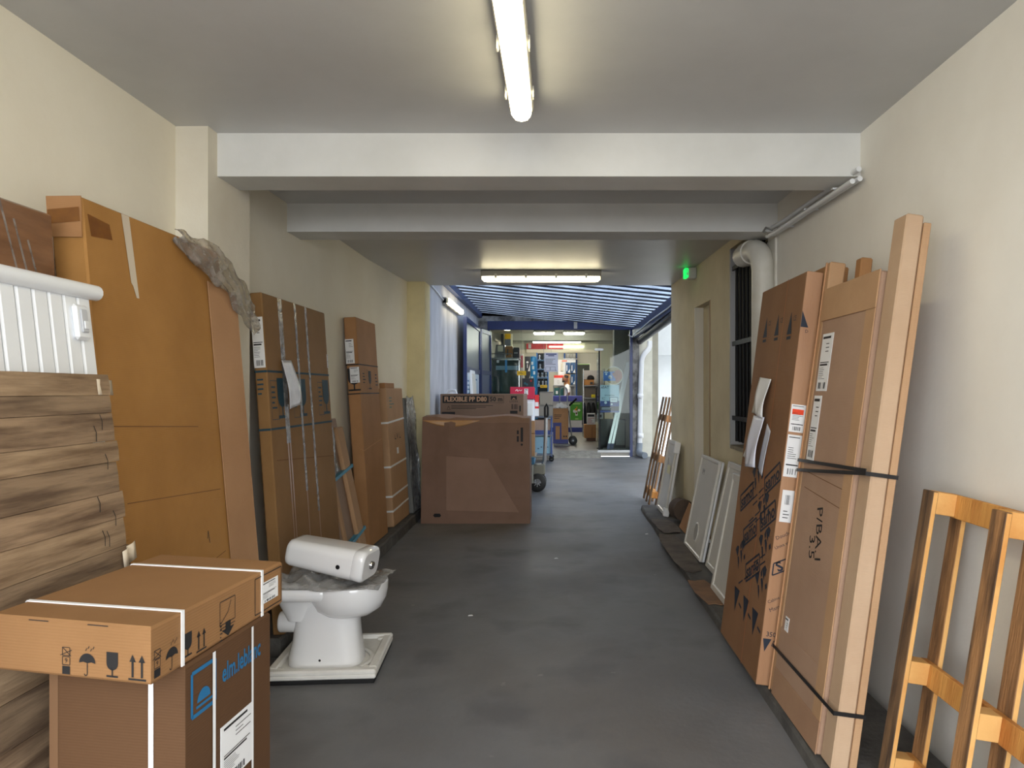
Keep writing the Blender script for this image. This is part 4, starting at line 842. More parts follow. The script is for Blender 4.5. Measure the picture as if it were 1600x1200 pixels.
for p_, q_ in (((.25,.72),(.5,.70)),((.25,.27),(1.1,.27))): Ink().line(p_,q_,.003).put('crease', mat('patch_crease', (112,82,60), .8), f, t)
mb = MB().sheet(lambda u,v: (-1.41+.60*u, 7.456-.006*math.sin(9*u), 1.085-.07*v*math.sin(math.pi*u)), 12, 4, .003); mb.build('torn_top_tape', mat('shiny_card_tape', (186,140,88), .35), t, world=True)
# pallet truck: forks along the passage width, raised
pt = thing('pallet_truck', 'blue high lift pallet truck with upright handle behind the dented carton', 'pallet truck', (-.6,9.95,0))
TB = mat('truck_blue', (36,96,130), .45)
for y0 in (9.55,10.05): CB(-1.55,-.33,y0,y0+.16,.42,.49,r=.008).build('fork', TB, pt, world=True)
CB(-.42,-.30,9.55,10.21,.40,.50,r=.01).build('carriage', TB, pt, world=True); CB(-1.5,-.28,9.58,10.18,.492,.512,r=.003).build('deck', mat('deck_grey', (150,146,134), .7), pt, world=True)
MB().tube([(-.36,9.8,.12),(-.36,9.8,.42)], .05, 12).build('lift_column', mat('truck_grey', (120,120,112), .4, metal=.5), pt, world=True)
CB(-.33,-.16,9.82,10.0,.22,.38,r=.02).build('pump', mat('pump_metal', (112,110,98), .4, metal=.5), pt, world=True)
for y0 in (9.80,10.02):
    wm = MB().lathe([(.055,-.03),(.12,-.03),(.125,-.02),(.125,.02),(.12,.03),(.055,.03)], 24, fn=lambda x,y,z: (-.27+x, y0+z, .126+y)).build('wheel', mat('rubber', (30,30,30), .6), pt, world=True)
    o = MB()
    for i in range(8): a = math.pi*i/4; o.tube([(-.27,y0-.02,.126),(-.27+.09*math.cos(a),y0-.02,.126+.09*math.sin(a))], .007, 5)
    o.build('wheel_spokes', M_steel, wm, world=True)
MB().tube([(-.22,9.9,.30),(-.17,9.9,.42),(-.155,9.9,.8),(-.15,9.9,1.02)], .026, 10).build('handle_shaft', M_steel, pt, world=True)
MB().tube([(-.15,9.9,.98),(-.165,9.9,1.06),(-.165,9.9,1.16),(-.145,9.9,1.21),(-.125,9.9,1.16),(-.125,9.9,1.06),(-.15,9.9,.98)], .016, 8).build('handle_grip', M_dark, pt, world=True)
MB().tube([(-1.5,9.63,.06),(-1.5,9.63,.42)], .03, 8).build('front_leg', TB, pt, world=True); MB().tube([(-1.5,10.13,.06),(-1.5,10.13,.42)], .03, 8).build('front_leg', TB, pt, world=True)
CB(-1.56,-.4,9.60,9.66,.01,.07,r=.01).build('base_leg', TB, pt, world=True); CB(-1.56,-.4,10.1,10.16,.01,.07,r=.01).build('base_leg', TB, pt, world=True)
t = thing('hose_carton', 'wide brown carton with a black lettered band on the pallet truck', 'carton', (-1.0,9.8,.513))
quadbox(t, card('carton_taupe', (134,106,84), (124,98,76)), [(-1.585,9.66),(-.455,9.66),(-.42,10.1),(-1.55,10.1)], .513, 1.352)
f = Face((-1.585,9.66,.513), (1,0,0), (0,0,1)); W_ = 1.13
k = Ink(); k.rect(.03,.715,.655,.815); k.frame(.66,.72,.86,.81,.004); k.text('50 m', .76, .765, .085, 0, .03); k.poly([(.96,.76),(1.04,.76),(1.04,.81),(.96,.81)]); k.text('LODEIS', 1.0, .735, .035); k.lines(.15,.63,.62,.06,3); k.path([(.09,.625),(.135,.625),(.1125,.675)],.004,True); k.rect(.02,.56,.2,.595); k.bars(.97,.63,.09,.07); k.rect(.95,.57,1.05,.61); k.rect(1.075,.60,1.095,.68); k.put('print', M_blackink, f, t)
k = Ink(); k.text('FLEXIBLE PP D80', .342, .765, .088, 0, .03, sx=.90); k.poly([(.975,.765),(1.0,.79),(1.025,.765),(1.012,.765),(1.0,.776),(.988,.765)]); k.put('lettering', mat('print_tan', (190,150,118), .7), f, t, e=.002)
t = thing('slim_carton', 'slim tan carton on end beside the lettered carton on the truck', 'carton', (-.36,9.63,.513)); CB(-.39,-.295,9.58,9.655,.513,.99,r=.006).map(lambda p: p).build('carton_body', K_pale, t, world=True); Ink().rect(.0,.3,.095,.31).put('crease', M_seam, Face((-.39,9.58,.513),(1,0,0),(0,0,1)), t)
# ---------------------------------------------------------------- shop interior and doorway goods
def MC(n, c, **k): return mat(n, c, k.pop('rough', .5), **k)
def item(name, label, cat, px0, py0, px1, py1, d, th, m, part='body', group=None, r=.006):
    """boxy good whose front fills the given picture rectangle at distance d"""
    x0, x1, z1, z0 = PX(px0,d), PX(px1,d), PZ(py0,d), PZ(py1,d)
    t = thing(name, label, cat, ((x0+x1)/2, d+th/2, z0), group=group); CB(x0,x1,d,d+th,z0,z1,r=r).build(part, m, t, world=True)
    return t, Face((x0,d,z0),(1,0,0),(0,0,1)), x1-x0, z1-z0
def strip(t, f, a0, b0, a1, b1, m, name='band', e=.004):
    return MB().hexa([f.at(a,b,e_) for e_ in (.001,e) for a,b in ((a0,b0),(a1,b0),(a1,b1),(a0,b1))]).build(name, m, t, world=True)
CRIM, GREYC, WHT, YEL = MC('crimson_card', (196,24,64)), MC('grey_card', (128,122,110)), MC('white_card', (224,224,222)), MC('yellow_card', (236,186,10))
LBL, DKC, SKYB = MC('light_blue', (120,158,176)), MC('charcoal_card', (52,54,58)), MC('sky_blue_plastic', (50,150,220), rough=.3)
GRN, ORB, NVY = MC('green_print', (70,150,40)), MC('orange_carton', (176,120,60)), MC('navy_cloth', (22,26,40), rough=.9)
# shelf trolley with grey boxes, crimson box, white canisters
d = 14.0
tl = thing('stock_trolley', 'blue framed stock trolley just before the shop door', 'trolley', (-.3,14.2,0))
for x in (-.52,-.12):
    for y in (13.95,14.45): CB(x,x+.03,y,y+.03,.10,.90,r=.003).build('post', MC('trolley_blue', (44,72,130)), tl, world=True); MB().lathe([(.02,-.015),(.05,-.015),(.05,.015),(.02,.015)],14,fn=lambda a,b,c:(x+.015+a,y+.015+c,.051+b)).build('caster', M_dark, tl, world=True)
for z in (.12,.50,.862): CB(-.53,-.08,13.94,14.49,z,z+.03,r=.003).build('shelf', MC('shelf_grey_blue', (96,104,116)), tl, world=True)
t, f, w_, h_ = item('grey_carton', 'lower grey carton on the stock trolley', 'carton', 841, 633, 864, 650, 14.0, .4, GREYC); strip(t, f, .0, h_-.02, w_, h_-.01, DKC, 'lid_edge')
t, f, w_, h_ = item('grey_carton', 'upper grey carton on the stock trolley, topmost of the two', 'carton', 843, 612, 864, 632.6, 14.0, .35, MC('grey_card2', (140,132,118))); strip(t, f, .0, h_-.02, w_, h_-.01, DKC, 'lid_edge')
t, f, w_, h_ = item('blue_parts_box', 'pale blue box on the bottom of the stock trolley', 'box', 836, 682.5, 860, 708.9, 13.99, .36, LBL); k = Ink()
for i in range(4): k.line((.05+.06*i,.1+.03*(i%2)),(.08+.06*i,.1+.03*(i%2)),.015)
k.put('print', M_blackink, f, t); 
t, f, w_, h_ = item('brown_parts_box', 'brown box on the middle shelf of the stock trolley', 'box', 835, 656, 860, 678.7, 13.99, .36, K_grey); strip(t, f, 0, 0, w_, .08, MC('deep_blue_print', (40,60,120)), 'print_band')
# stack left of the trolley: white drum boxes and the crimson box
t, f, w_, h_ = item('white_drum', 'white plastic container standing below the crimson box', 'container', 806, 624, 835, 729.2, 13.0, .34, MC('white_plastic', (226,230,236), rough=.3), r=.03)
CB(PX(823,12.99),PX(833,12.99),12.95,13.0,PZ(650,12.99),PZ(628,12.99),r=.02).build('grip_recess', WHT, t, world=True)
t, f, w_, h_ = item('crimson_box', 'crimson printed box with a white sticker', 'box', 797, 604.5, 835, 623.6, 12.98, .34, CRIM); o = strip(t, f, .26, .08, .33, .19, M_label, 'sticker'); Ink().lines(.27,.09,.05,.08,4).rect(.27,.17,.32,.18).put('sticker_print', M_blackink, f, o, e=.005)
Ink().path([(.10,.15),(.13,.18),(.14,.14),(.17,.17),(.19,.15),(.22,.17)],.008).put('script', M_label, f, t)
t, f, w_, h_ = item('red_small_box', 'small red and white box between crimson box and grey cartons', 'box', 835.5, 617, 842, 650, 13.3, .12, MC('bright_red', (214,40,40))); strip(t, f, .01, .18, .07, .26, WHT, 'white_patch'); strip(t,f,0,0,w_,.14,WHT,'white_base')
# leaning white tray and dark bag near the blue doors, trolley handle
M = leanM('L', -1.36, 12.2, 0, .55, 1.75, .05, -1.47); t = thing('white_leaning_panel', 'white moulded tray leaning by the folded blue doors', 'shower tray', M=M); CB(0,.55,0,.05,0,1.75,r=.01).build('tray_body', M_trayw, t); CB(.05,.5,-.01,0,.06,1.69,r=.004).build('raised_field', M_tray, t)
M = leanM('L', -1.30, 11.3, 0, .8, 1.25, .03, -1.50); t = thing('grey_board', 'pale board with a black corner leaning before the blue doors', 'board', M=M); MB().prism([(0,0),(.8,0),(.8,1.5),(.35,1.22),(0,.9)], 0, .03, fn=lambda x,y,z:(x,z,y)).build('board', MC('pale_board', (186,184,180)), t); MB().prism([(0,.85),(.36,1.18),(.42,1.0),(.2,.86)], -.02, -.002, fn=lambda x,y,z:(x,z,y)).build('black_corner', M_dark, t)
ht = thing('hand_truck', 'white tubular hand truck behind the lettered carton', 'hand truck', (-1.52,10.5,0))
MB().tube([(-1.62,10.5,.1),(-1.62,10.5,1.34),(-1.60,10.5,1.40),(-1.50,10.5,1.40),(-1.48,10.5,1.34),(-1.48,10.5,.1)], .017, 8).build('frame', M_pvc, ht, world=True); CB(-1.62,-1.42,10.35,10.5,.01,.03,r=.004).build('toe_plate', M_steel, ht, world=True)
for x in (-1.645,-1.455): MB().lathe([(.03,-.02),(.1,-.02),(.1,.02),(.03,.02)],16,fn=lambda a,b,c:(x+c,10.56+a,.101+b)).build('wheel', MATS['rubber'], ht, world=True)
# shower enclosure on the left inside
d = 16.3
t = thing('shower_enclosure', 'dark glass shower enclosure behind the left shop window', 'shower cabin', (PX(790,d),16.7,SF))
x0, x1 = PX(768,d), PX(812,d)
gd = mat('smoked_glass', (44,62,60), .08)
CB(x0,x1,d,d+.8,SF+.001,SF+.1,r=.01).build('tray', M_trayw, t, world=True); CB(x0+.02,x1-.02,d+.02,d+.03,SF+.1,PZ(563,d),r=.003).build('glass_panel', gd, t, world=True); CB(x1-.03,x1-.02,d+.03,d+.78,SF+.1,PZ(563,d),r=.003).build('glass_panel', gd, t, world=True)
for x in (x0,x1-.025): CB(x,x+.025,d,d+.03,SF+.1,PZ(561,d),r=.003).build('profile', M_chrome, t, world=True)
CB(x0,x1,d,d+.03,PZ(563,d),PZ(561,d),r=.003).build('profile', M_chrome, t, world=True)
f = Face((x0,d,0),(1,0,0),(0,0,1)); strip(t, f, .10, PZ(578,d), .62, PZ(571.5,d), LBL, 'paper_band'); strip(t, f, .31, PZ(582,d), .36, PZ(562,d), SKYB, 'blue_tape', e=.006)
CB(PX(776,d),PX(780,d),d-.03,d,PZ(567,d),PZ(562.5,d),r=.01).build('white_knob', M_pvc, t, world=True)
d = 16.35; zt = PZ(561,d)
t = thing('display_shelf', 'chrome display shelf high up over the smoked glass enclosure', 'shelf', (PX(788,d),16.7,zt))
CB(PX(766,d),PX(812,d),d,d+.7,zt+.002,zt+.03,r=.004).build('board', M_steel, t, world=True); MB().tube([(PX(768,d),d-.02,zt+.12),(PX(800,d),d-.02,zt+.12)], .012, 8).build('rail', M_chrome, t, world=True)
for x in (PX(775,d),PX(790,d),PX(800,d)): MB().tube([(x,d-.02,zt+.03),(x,d-.02,zt+.12)], .008, 6).build('rail_post', M_chrome, t, world=True)
t = thing('range_hood', 'steel hood shaped display on the high shelf', 'hood', (PX(780,d),d+.2,zt+.031)); MB().loft([[(PX(772,d),d+.1,zt+.031),(PX(788,d),d+.1,zt+.031),(PX(788,d),d+.5,zt+.031),(PX(772,d),d+.5,zt+.031)],[(PX(774,d),d+.15,PZ(538,d)),(PX(788,d),d+.15,PZ(538,d)),(PX(788,d),d+.45,PZ(538,d)),(PX(774,d),d+.45,PZ(538,d))]], smooth=False).build('hood_body', M_steel, t, world=True); CB(PX(777,d),PX(785,d),d+.10,d+.13,PZ(549,d),PZ(540,d),r=.003).build('cream_window', MC('cream_panel', (236,230,200)), t, world=True)  # the insert on the hood front is plain cream
t, f, w_, h_ = item('ochre_box', 'ochre box on the high display shelf', 'box', 789.5, 541, 801, 558.9, 16.5, .3, ORB); strip(t, f, .04, .05, .07, .2, DKC, 'print')
t, f, w_, h_ = item('dark_box', 'dark grey box at the end of the high display shelf', 'box', 802, 543, 811.5, 558.9, 16.5, .3, DKC); strip(t, f, .02, .1, .1, .12, WHT, 'print')
po = item('wall_poster', 'yellow and grey poster on the left shop wall', 'poster', 789, 521.5, 798, 540, 19.4, .02, MC('slate_print', (92,98,108)))
strip(po[0], po[1], 0, po[3]*.55, po[2], po[3], YEL, 'yellow_half')
t = thing('partition_panel', 'cream partition panel behind the display shelf', 'panel', (PX(795,19.5),19.5,SF)); CB(PX(783,19.5),PX(801,19.5),19.45,19.55,SF,2.95,r=.004).build('board', MC('cream_panel', (236,230,200)), t, world=True); CB(PX(783,19.5),PX(787,19.5),19.44,19.45,SF,2.95,r=.003).build('dark_edge', DKC, t, world=True)
# red header sign on the back wall
t = thing('header_sign', 'long red header sign with white end over the back shelves', 'sign', (PX(852,23.9),23.9,PZ(546,23.9))); d = 23.9
CB(PX(822,d),PX(935,d),d,d+.09,PZ(551,d),PZ(536,d),r=.004).build('board', MC('cream_sign', (236,232,206)), t, world=True)
for (a, b) in ((822.5,853.5),(854.5,880)): CB(PX(a,d),PX(b,d),d-.02,d,PZ(545.5,d),PZ(537,d),r=.004).build('red_panel', MC('sign_red', (216,52,58)), t, world=True)
CB(PX(825.5,d),PX(830,d),d-.024,d-.02,PZ(544.5,d),PZ(537.5,d),r=.002).build('white_field', WHT, t, world=True)
CB(PX(858,d),PX(912,d),d-.05,d-.021,PZ(543,d),PZ(541,d),r=.004).build('light_strip', emis('sign_tube', (255,250,220), 3), t, world=True)
# blue racks with faucets
def rack(label, px0, px1, py0, d, zs, dep=.4):
    x0, x1, zt = PX(px0,d), PX(px1,d), PZ(py0,d); t = thing('display_rack', label, 'rack', ((x0+x1)/2,d+dep/2,SF))
    for x in (x0,x1-.03):
        for y in (d,d+dep-.03): CB(x,x+.03,y,y+.03,SF,zt,r=.003).build('post', MC('rack_blue', (70,140,220)), t, world=True)
    for z in zs: CB(x0+.03,x1-.03,d,d+dep,PZ(z,d),PZ(z,d)+.02,r=.003).build('shelf', MC('rack_shelf', (150,196,236)), t, world=True)
    CB(x0,x1,d+dep,d+dep+.015,SF,zt,r=.003).build('back_panel', MC('rack_back', (44,50,58)), t, world=True)
    return t
rack('blue display rack with chrome fittings left of the paper notice', 838, 857, 551, 21.0, (563.5,577.5,591,604,620,640))
M_fit = mat('white_chrome', (210,222,232), .15, metal=.3)
def faucet(label, x, y, z, s=1, m=M_fit):
    t = thing('tap_fitting', label, 'tap', (x,y,z), group='fittings on the blue rack'); MB().lathe([(.001,0),(.045*s,0),(.045*s,.015*s),(.02*s,.03*s),(.02*s,.10*s),(.03*s,.11*s),(.03*s,.13*s),(.001,.14*s)],14).build('body', m, t); MB().tube([(0,0,.10*s),(0,-.05*s,.14*s),(0,-.11*s,.13*s),(0,-.13*s,.10*s)], .014*s, 8).build('spout', m, t)
for i, (px, py) in enumerate(((843,563),(851,563),(844,577),(852,577),(841,590.5),(847,590.5),(853,590.5),(842,603.5),(848,603.5),(853,603.5))):
    faucet('small chrome tap fitting %s of the blue display rack' % ['left on the top shelf','right on the top shelf','left on the second shelf','right on the second shelf','left on the third shelf','middle of the third shelf','right on the third shelf','left on the fourth shelf','middle of the fourth shelf','right on the fourth shelf'][i], PX(px,21.1), 21.12, PZ(py,21.0)+.022, .95)
t = thing('shower_column_display', 'bright blue cylindrical display beside the rack', 'display', (PX(833,20.4),20.5,SF)); cxx = PX(833,20.4)
MB().lathe([(.0001,SF),(.10,SF),(.10,PZ(560,20.4)),(.09,PZ(557,20.4)),(.0001,PZ(556,20.4))],18,fn=lambda x,y,z:(cxx+x,20.55+y,z)).build('column', SKYB, t, world=True)
for i,z in enumerate((565,572,580,588,597,606)): CB(cxx-.06+.03*(i%3),cxx+.0+.03*(i%3),20.435,20.45,PZ(z+5,20.4),PZ(z,20.4),r=.004).build('sample', MC('pale_sample', (214,234,246)), t, world=True)
t, f, w_, h_ = item('shower_set_box', 'dark shower set box standing beside the blue column', 'box', 820, 557, 828.5, 690, 19.0, .2, DKC); k = Ink(); k.disc(.07, PZ(566,19)-PZ(690,19), .03); k.line((.07,PZ(569,19)-PZ(690,19)),(.07,PZ(575,19)-PZ(690,19)),.02); k.poly([(.08,PZ(580,19)-PZ(690,19)),(w_-.005,PZ(580,19)-PZ(690,19)),(w_-.005,PZ(569,19)-PZ(690,19))]); k.poly([(.08,PZ(600,19)-PZ(690,19)),(w_-.005,PZ(600,19)-PZ(690,19)),(w_-.005,PZ(586,19)-PZ(690,19))]); k.put('print', WHT, f, t)
t, f, w_, h_ = item('standing_pack', 'slim white pack with a red front beside the smoked enclosure', 'box', 812.5, 553, 818, 690, 18.6, .12, WHT); strip(t, f, .02, h_-.36, .075, h_-.05, MC('rose_red', (206,60,80)), 'red_panel')
t, f, w_, h_ = item('dark_gift_box', 'dark box with colourful plumes print above the crimson box', 'box', 816, 591, 834, 604, 17.6, .3, MC('slate_box', (66,70,80))); 
k = Ink(); k.disc(.22,.14,.025); k.put('red_dot', MC('bright_red2', (220,50,50)), f, t); k = Ink(); k.disc(.07,.08,.03); k.disc(.12,.05,.03); k.put('plume_print', MC('teal_print', (60,130,150)), f, t)
st = thing('box_stand', 'low grey plinth carrying the dark plume box', 'stand', (PX(825,17.6),17.75,SF)); CB(PX(816,17.6),PX(834,17.6),17.6,17.9,SF+.001,PZ(604.2,17.6),r=.004).build('plinth', MC('plinth_grey', (120,124,128)), st, world=True)
for (px0,py0,px1,py1,dd,lb) in ((808,579.5,822,586.5,15.35,'yellow price sign hanging inside the left shop window'),(844,601.5,855,606,15.5,'small yellow sign above the grey cartons')):
    t, f, w_, h_ = item('yellow_sign', lb, 'sign', px0, py0, px1, py1, dd, .01, YEL, r=.002); Ink().lines(.02,h_*.3,w_*.6,h_*.5,2).put('print', M_blackink, f, t); MB().tube([f.at(w_/2,h_,-.005),f.at(w_/2,2.97-PZ(py1,dd),-.005)], .003, 5).build('hanger', M_steel, t, world=True)
# notice on the glass
t, f, w_, h_ = item('glass_notice', 'grey printed notice taped in the shop doorway glass', 'notice', 850.5, 551, 872, 581, 15.02, .006, MC('notice_grey', (206,206,216)), part='sheet', r=.001)
k = Ink(); k.rect(.03,h_-.045,w_-.03,h_-.02); k.rect(.08,h_-.075,w_-.08,h_-.055); k.put('heading', MC('notice_blue', (50,60,110)), f, t, e=.002); k = Ink(); k.lines(.02,h_*.36,w_*.85,h_*.34,5); k.frame(.03,.02,w_*.4,h_*.26,.006); k.frame(w_*.45,.03,w_*.8,h_*.26,.006); k.disc(w_*.85,.03,.01); k.put('print', MC('notice_ink', (84,86,98)), f, t, e=.002)
MB().tube([f.at(w_*.5,h_,-.003),f.at(w_*.5,2.27-PZ(581,15.02)+.03,-.003)], .002, 5).build('hanging_thread', M_steel, t, world=True)
# white pegboard with blue packages
d = 23.3
t = thing('product_board', 'white product board with blue packages behind the counter', 'display', (PX(886,d),23,SF)); CB(PX(872,d),PX(899.5,d),d,d+.06,SF,PZ(562,d),r=.004).build('board', WHT, t, world=True); CB(PX(878,d),PX(886,d),d-.01,d,PZ(565,d),PZ(563,d),r=.002).build('header_tab', MC('coral', (216,120,96)), t, world=True)
CB(PX(876,d),PX(880,d),d-.05,d,PZ(580,d),PZ(567,d),r=.01).build('sample_bar', MC('pale_sample2', (214,206,186)), t, world=True)
i = 0
for (px, py) in ((884,566.5),(892,566.5),(892,584.5)):
    o = item('blue_package', ['blue package on the white board, first of the upper pair','blue package on the white board, second of the upper pair','blue package on the white board, hanging lowest'][i], 'package', px, py, px+6.8, py+16.5, 23.18, .1, MC('package_blue', (24,72,116)), r=.004); i += 1
    f, w_, h_ = o[1:]; Ink().poly([(w_*.45,.01),(w_-.01,.01),(w_-.01,h_*.4)]).rect(w_*.15,h_*.2,w_*.35,h_*.75).put('print', WHT, f, o[0])
t, f, w_, h_ = item('red_topped_box', 'white box with a red top band behind the shop assistant', 'box', 865.5, 586.5, 880.5, 602, 23.05, .18, WHT); strip(t, f, 0, h_*.75, w_, h_, MC('bright_red3', (226,60,50)), 'red_band'); Ink().path([(.12,.06),(.16,.06),(.16,.16),(.12,.16)],.006,True).put('print', GREYC, f, t)
t = thing('rear_shelf', 'shelf behind the counter carrying the red topped box', 'shelf', (PX(882,23.05),23.1,PZ(602,23.05)-.03)); CB(PX(864,23.05),PX(899,23.05),22.97,23.25,PZ(602,23.05)-.032,PZ(602,23.05)-.002,r=.004).build('board', M_steel, t, world=True)
for px in (865,898): CB(PX(px,23.05)-.015,PX(px,23.05)+.015,23.21,23.25,SF,PZ(602,23.05)-.032,r=.003).build('upright', M_steel, t, world=True)
t, f, w_, h_ = item('brown_box', 'brown box beside the red topped box on the rear shelf', 'box', 881.5, 585, 890, 602, 23.07, .15, ORB); strip(t, f, .03, h_-.06, w_-.03, h_-.03, DKC, 'print')
t, f, w_, h_ = item('teal_box', 'dark teal box low behind the counter', 'box', 866, 606, 880, 640, 23.0, .18, MC('teal_box', (30,90,90))); strip(t, f, .05, h_-.2, .12, h_-.1, WHT, 'print')
# files on high shelf
t = thing('file_shelf', 'blue high shelf holding pale tins near the dark doorway', 'shelf', (PX(890,23.4),23.6,PZ(562,23.4))); CB(PX(881,23.4),PX(902,23.4),23.4,23.8,PZ(561.5,23.4),PZ(560,23.4),r=.003).build('board', M_steel, t, world=True)
for px in (882.3,901): CB(PX(px,23.4)-.03,PX(px,23.4)+.03,23.75,23.8,SF,PZ(551,23.4),r=.003).build('post', MC('rack_blue2', (40,90,160)), t, world=True)
for i, px in enumerate((885.5,891,896)):
    tt = thing('pale_tin', ['pale tin on the high shelf, first from the blue post','pale tin on the high shelf, between the two others','pale tin on the high shelf, next to the doorway'][i], 'tin', (PX(px+2,23.4),23.58,PZ(560,23.4)+.001), group='tins on the high shelf'); MB().lathe([(.0001,0),(.045,0),(.045,.15),(.04,.155),(.04,.17),(.0001,.17)],14).build('tin_body', MC('tin', (196,196,190), rough=.3), tt); MB().lathe([(.0001,.172),(.042,.172),(.042,.158)],14).build('lid', M_steel, tt)
# doorway: green lintel sign
t = item('green_header_board', 'pale green panel over the dark doorway', 'panel', 903, 557.5, 922, 569.5, 24.6, .06, MC('pale_green', (150,186,100)))
strip(t[0], t[1], t[2]-.12, .02, t[2]-.01, t[3]-.02, MC('pale_cyan', (200,228,220)), 'pale_patch')
# counter
d = 21.8
t = thing('shop_counter', 'white shop counter with blue top band and plinth', 'counter', (PX(887,d),22,SF))
x0, x1 = PX(858,d), PX(912,d)
CB(x0,x1,d,d+.5,SF+.001,PZ(668,d),r=.005).build('plinth', MC('counter_blue', (44,60,140)), t, world=True); CB(x0,x1,d+.01,d+.5,PZ(668,d),PZ(627,d),r=.005).build('front', MC('counter_white', (206,206,210)), t, world=True); CB(x0-.02,x1+.01,d-.03,d+.52,PZ(627,d),PZ(618.5,d),r=.006).build('top_band', MC('counter_violet', (92,98,190)), t, world=True)
t, f, w_, h_ = item('green_poster', 'green poster with bottles on the counter front', 'poster', 891, 628.5, 910.5, 656.5, 21.79, .012, GRN, part='sheet', r=.002)
Ink().disc(w_*.35,h_*.5,.05).disc(w_*.7,h_*.55,.04).poly([(w_*.4,.14),(w_*.6,.14),(w_*.57,.32),(w_*.43,.32)]).put('print_white', WHT, f, t); Ink().disc(w_*.45,h_*.6,.035).rect(w_*.5,.28,w_*.56,.42).put('print_orange', MC('print_orange', (226,150,30)), f, t, e=.002); Ink().rect(w_*.44,.18,w_*.56,.24).disc(w_*.53,.33,.02).put('print_dark', MC('print_brown', (90,50,30)), f, t, e=.0026); Ink().rect(w_*.2,h_-.06,w_*.8,h_-.04).rect(w_*.4,.03,w_*.65,.05).put('print_text', MC('pale_lime', (200,226,150)), f, t)
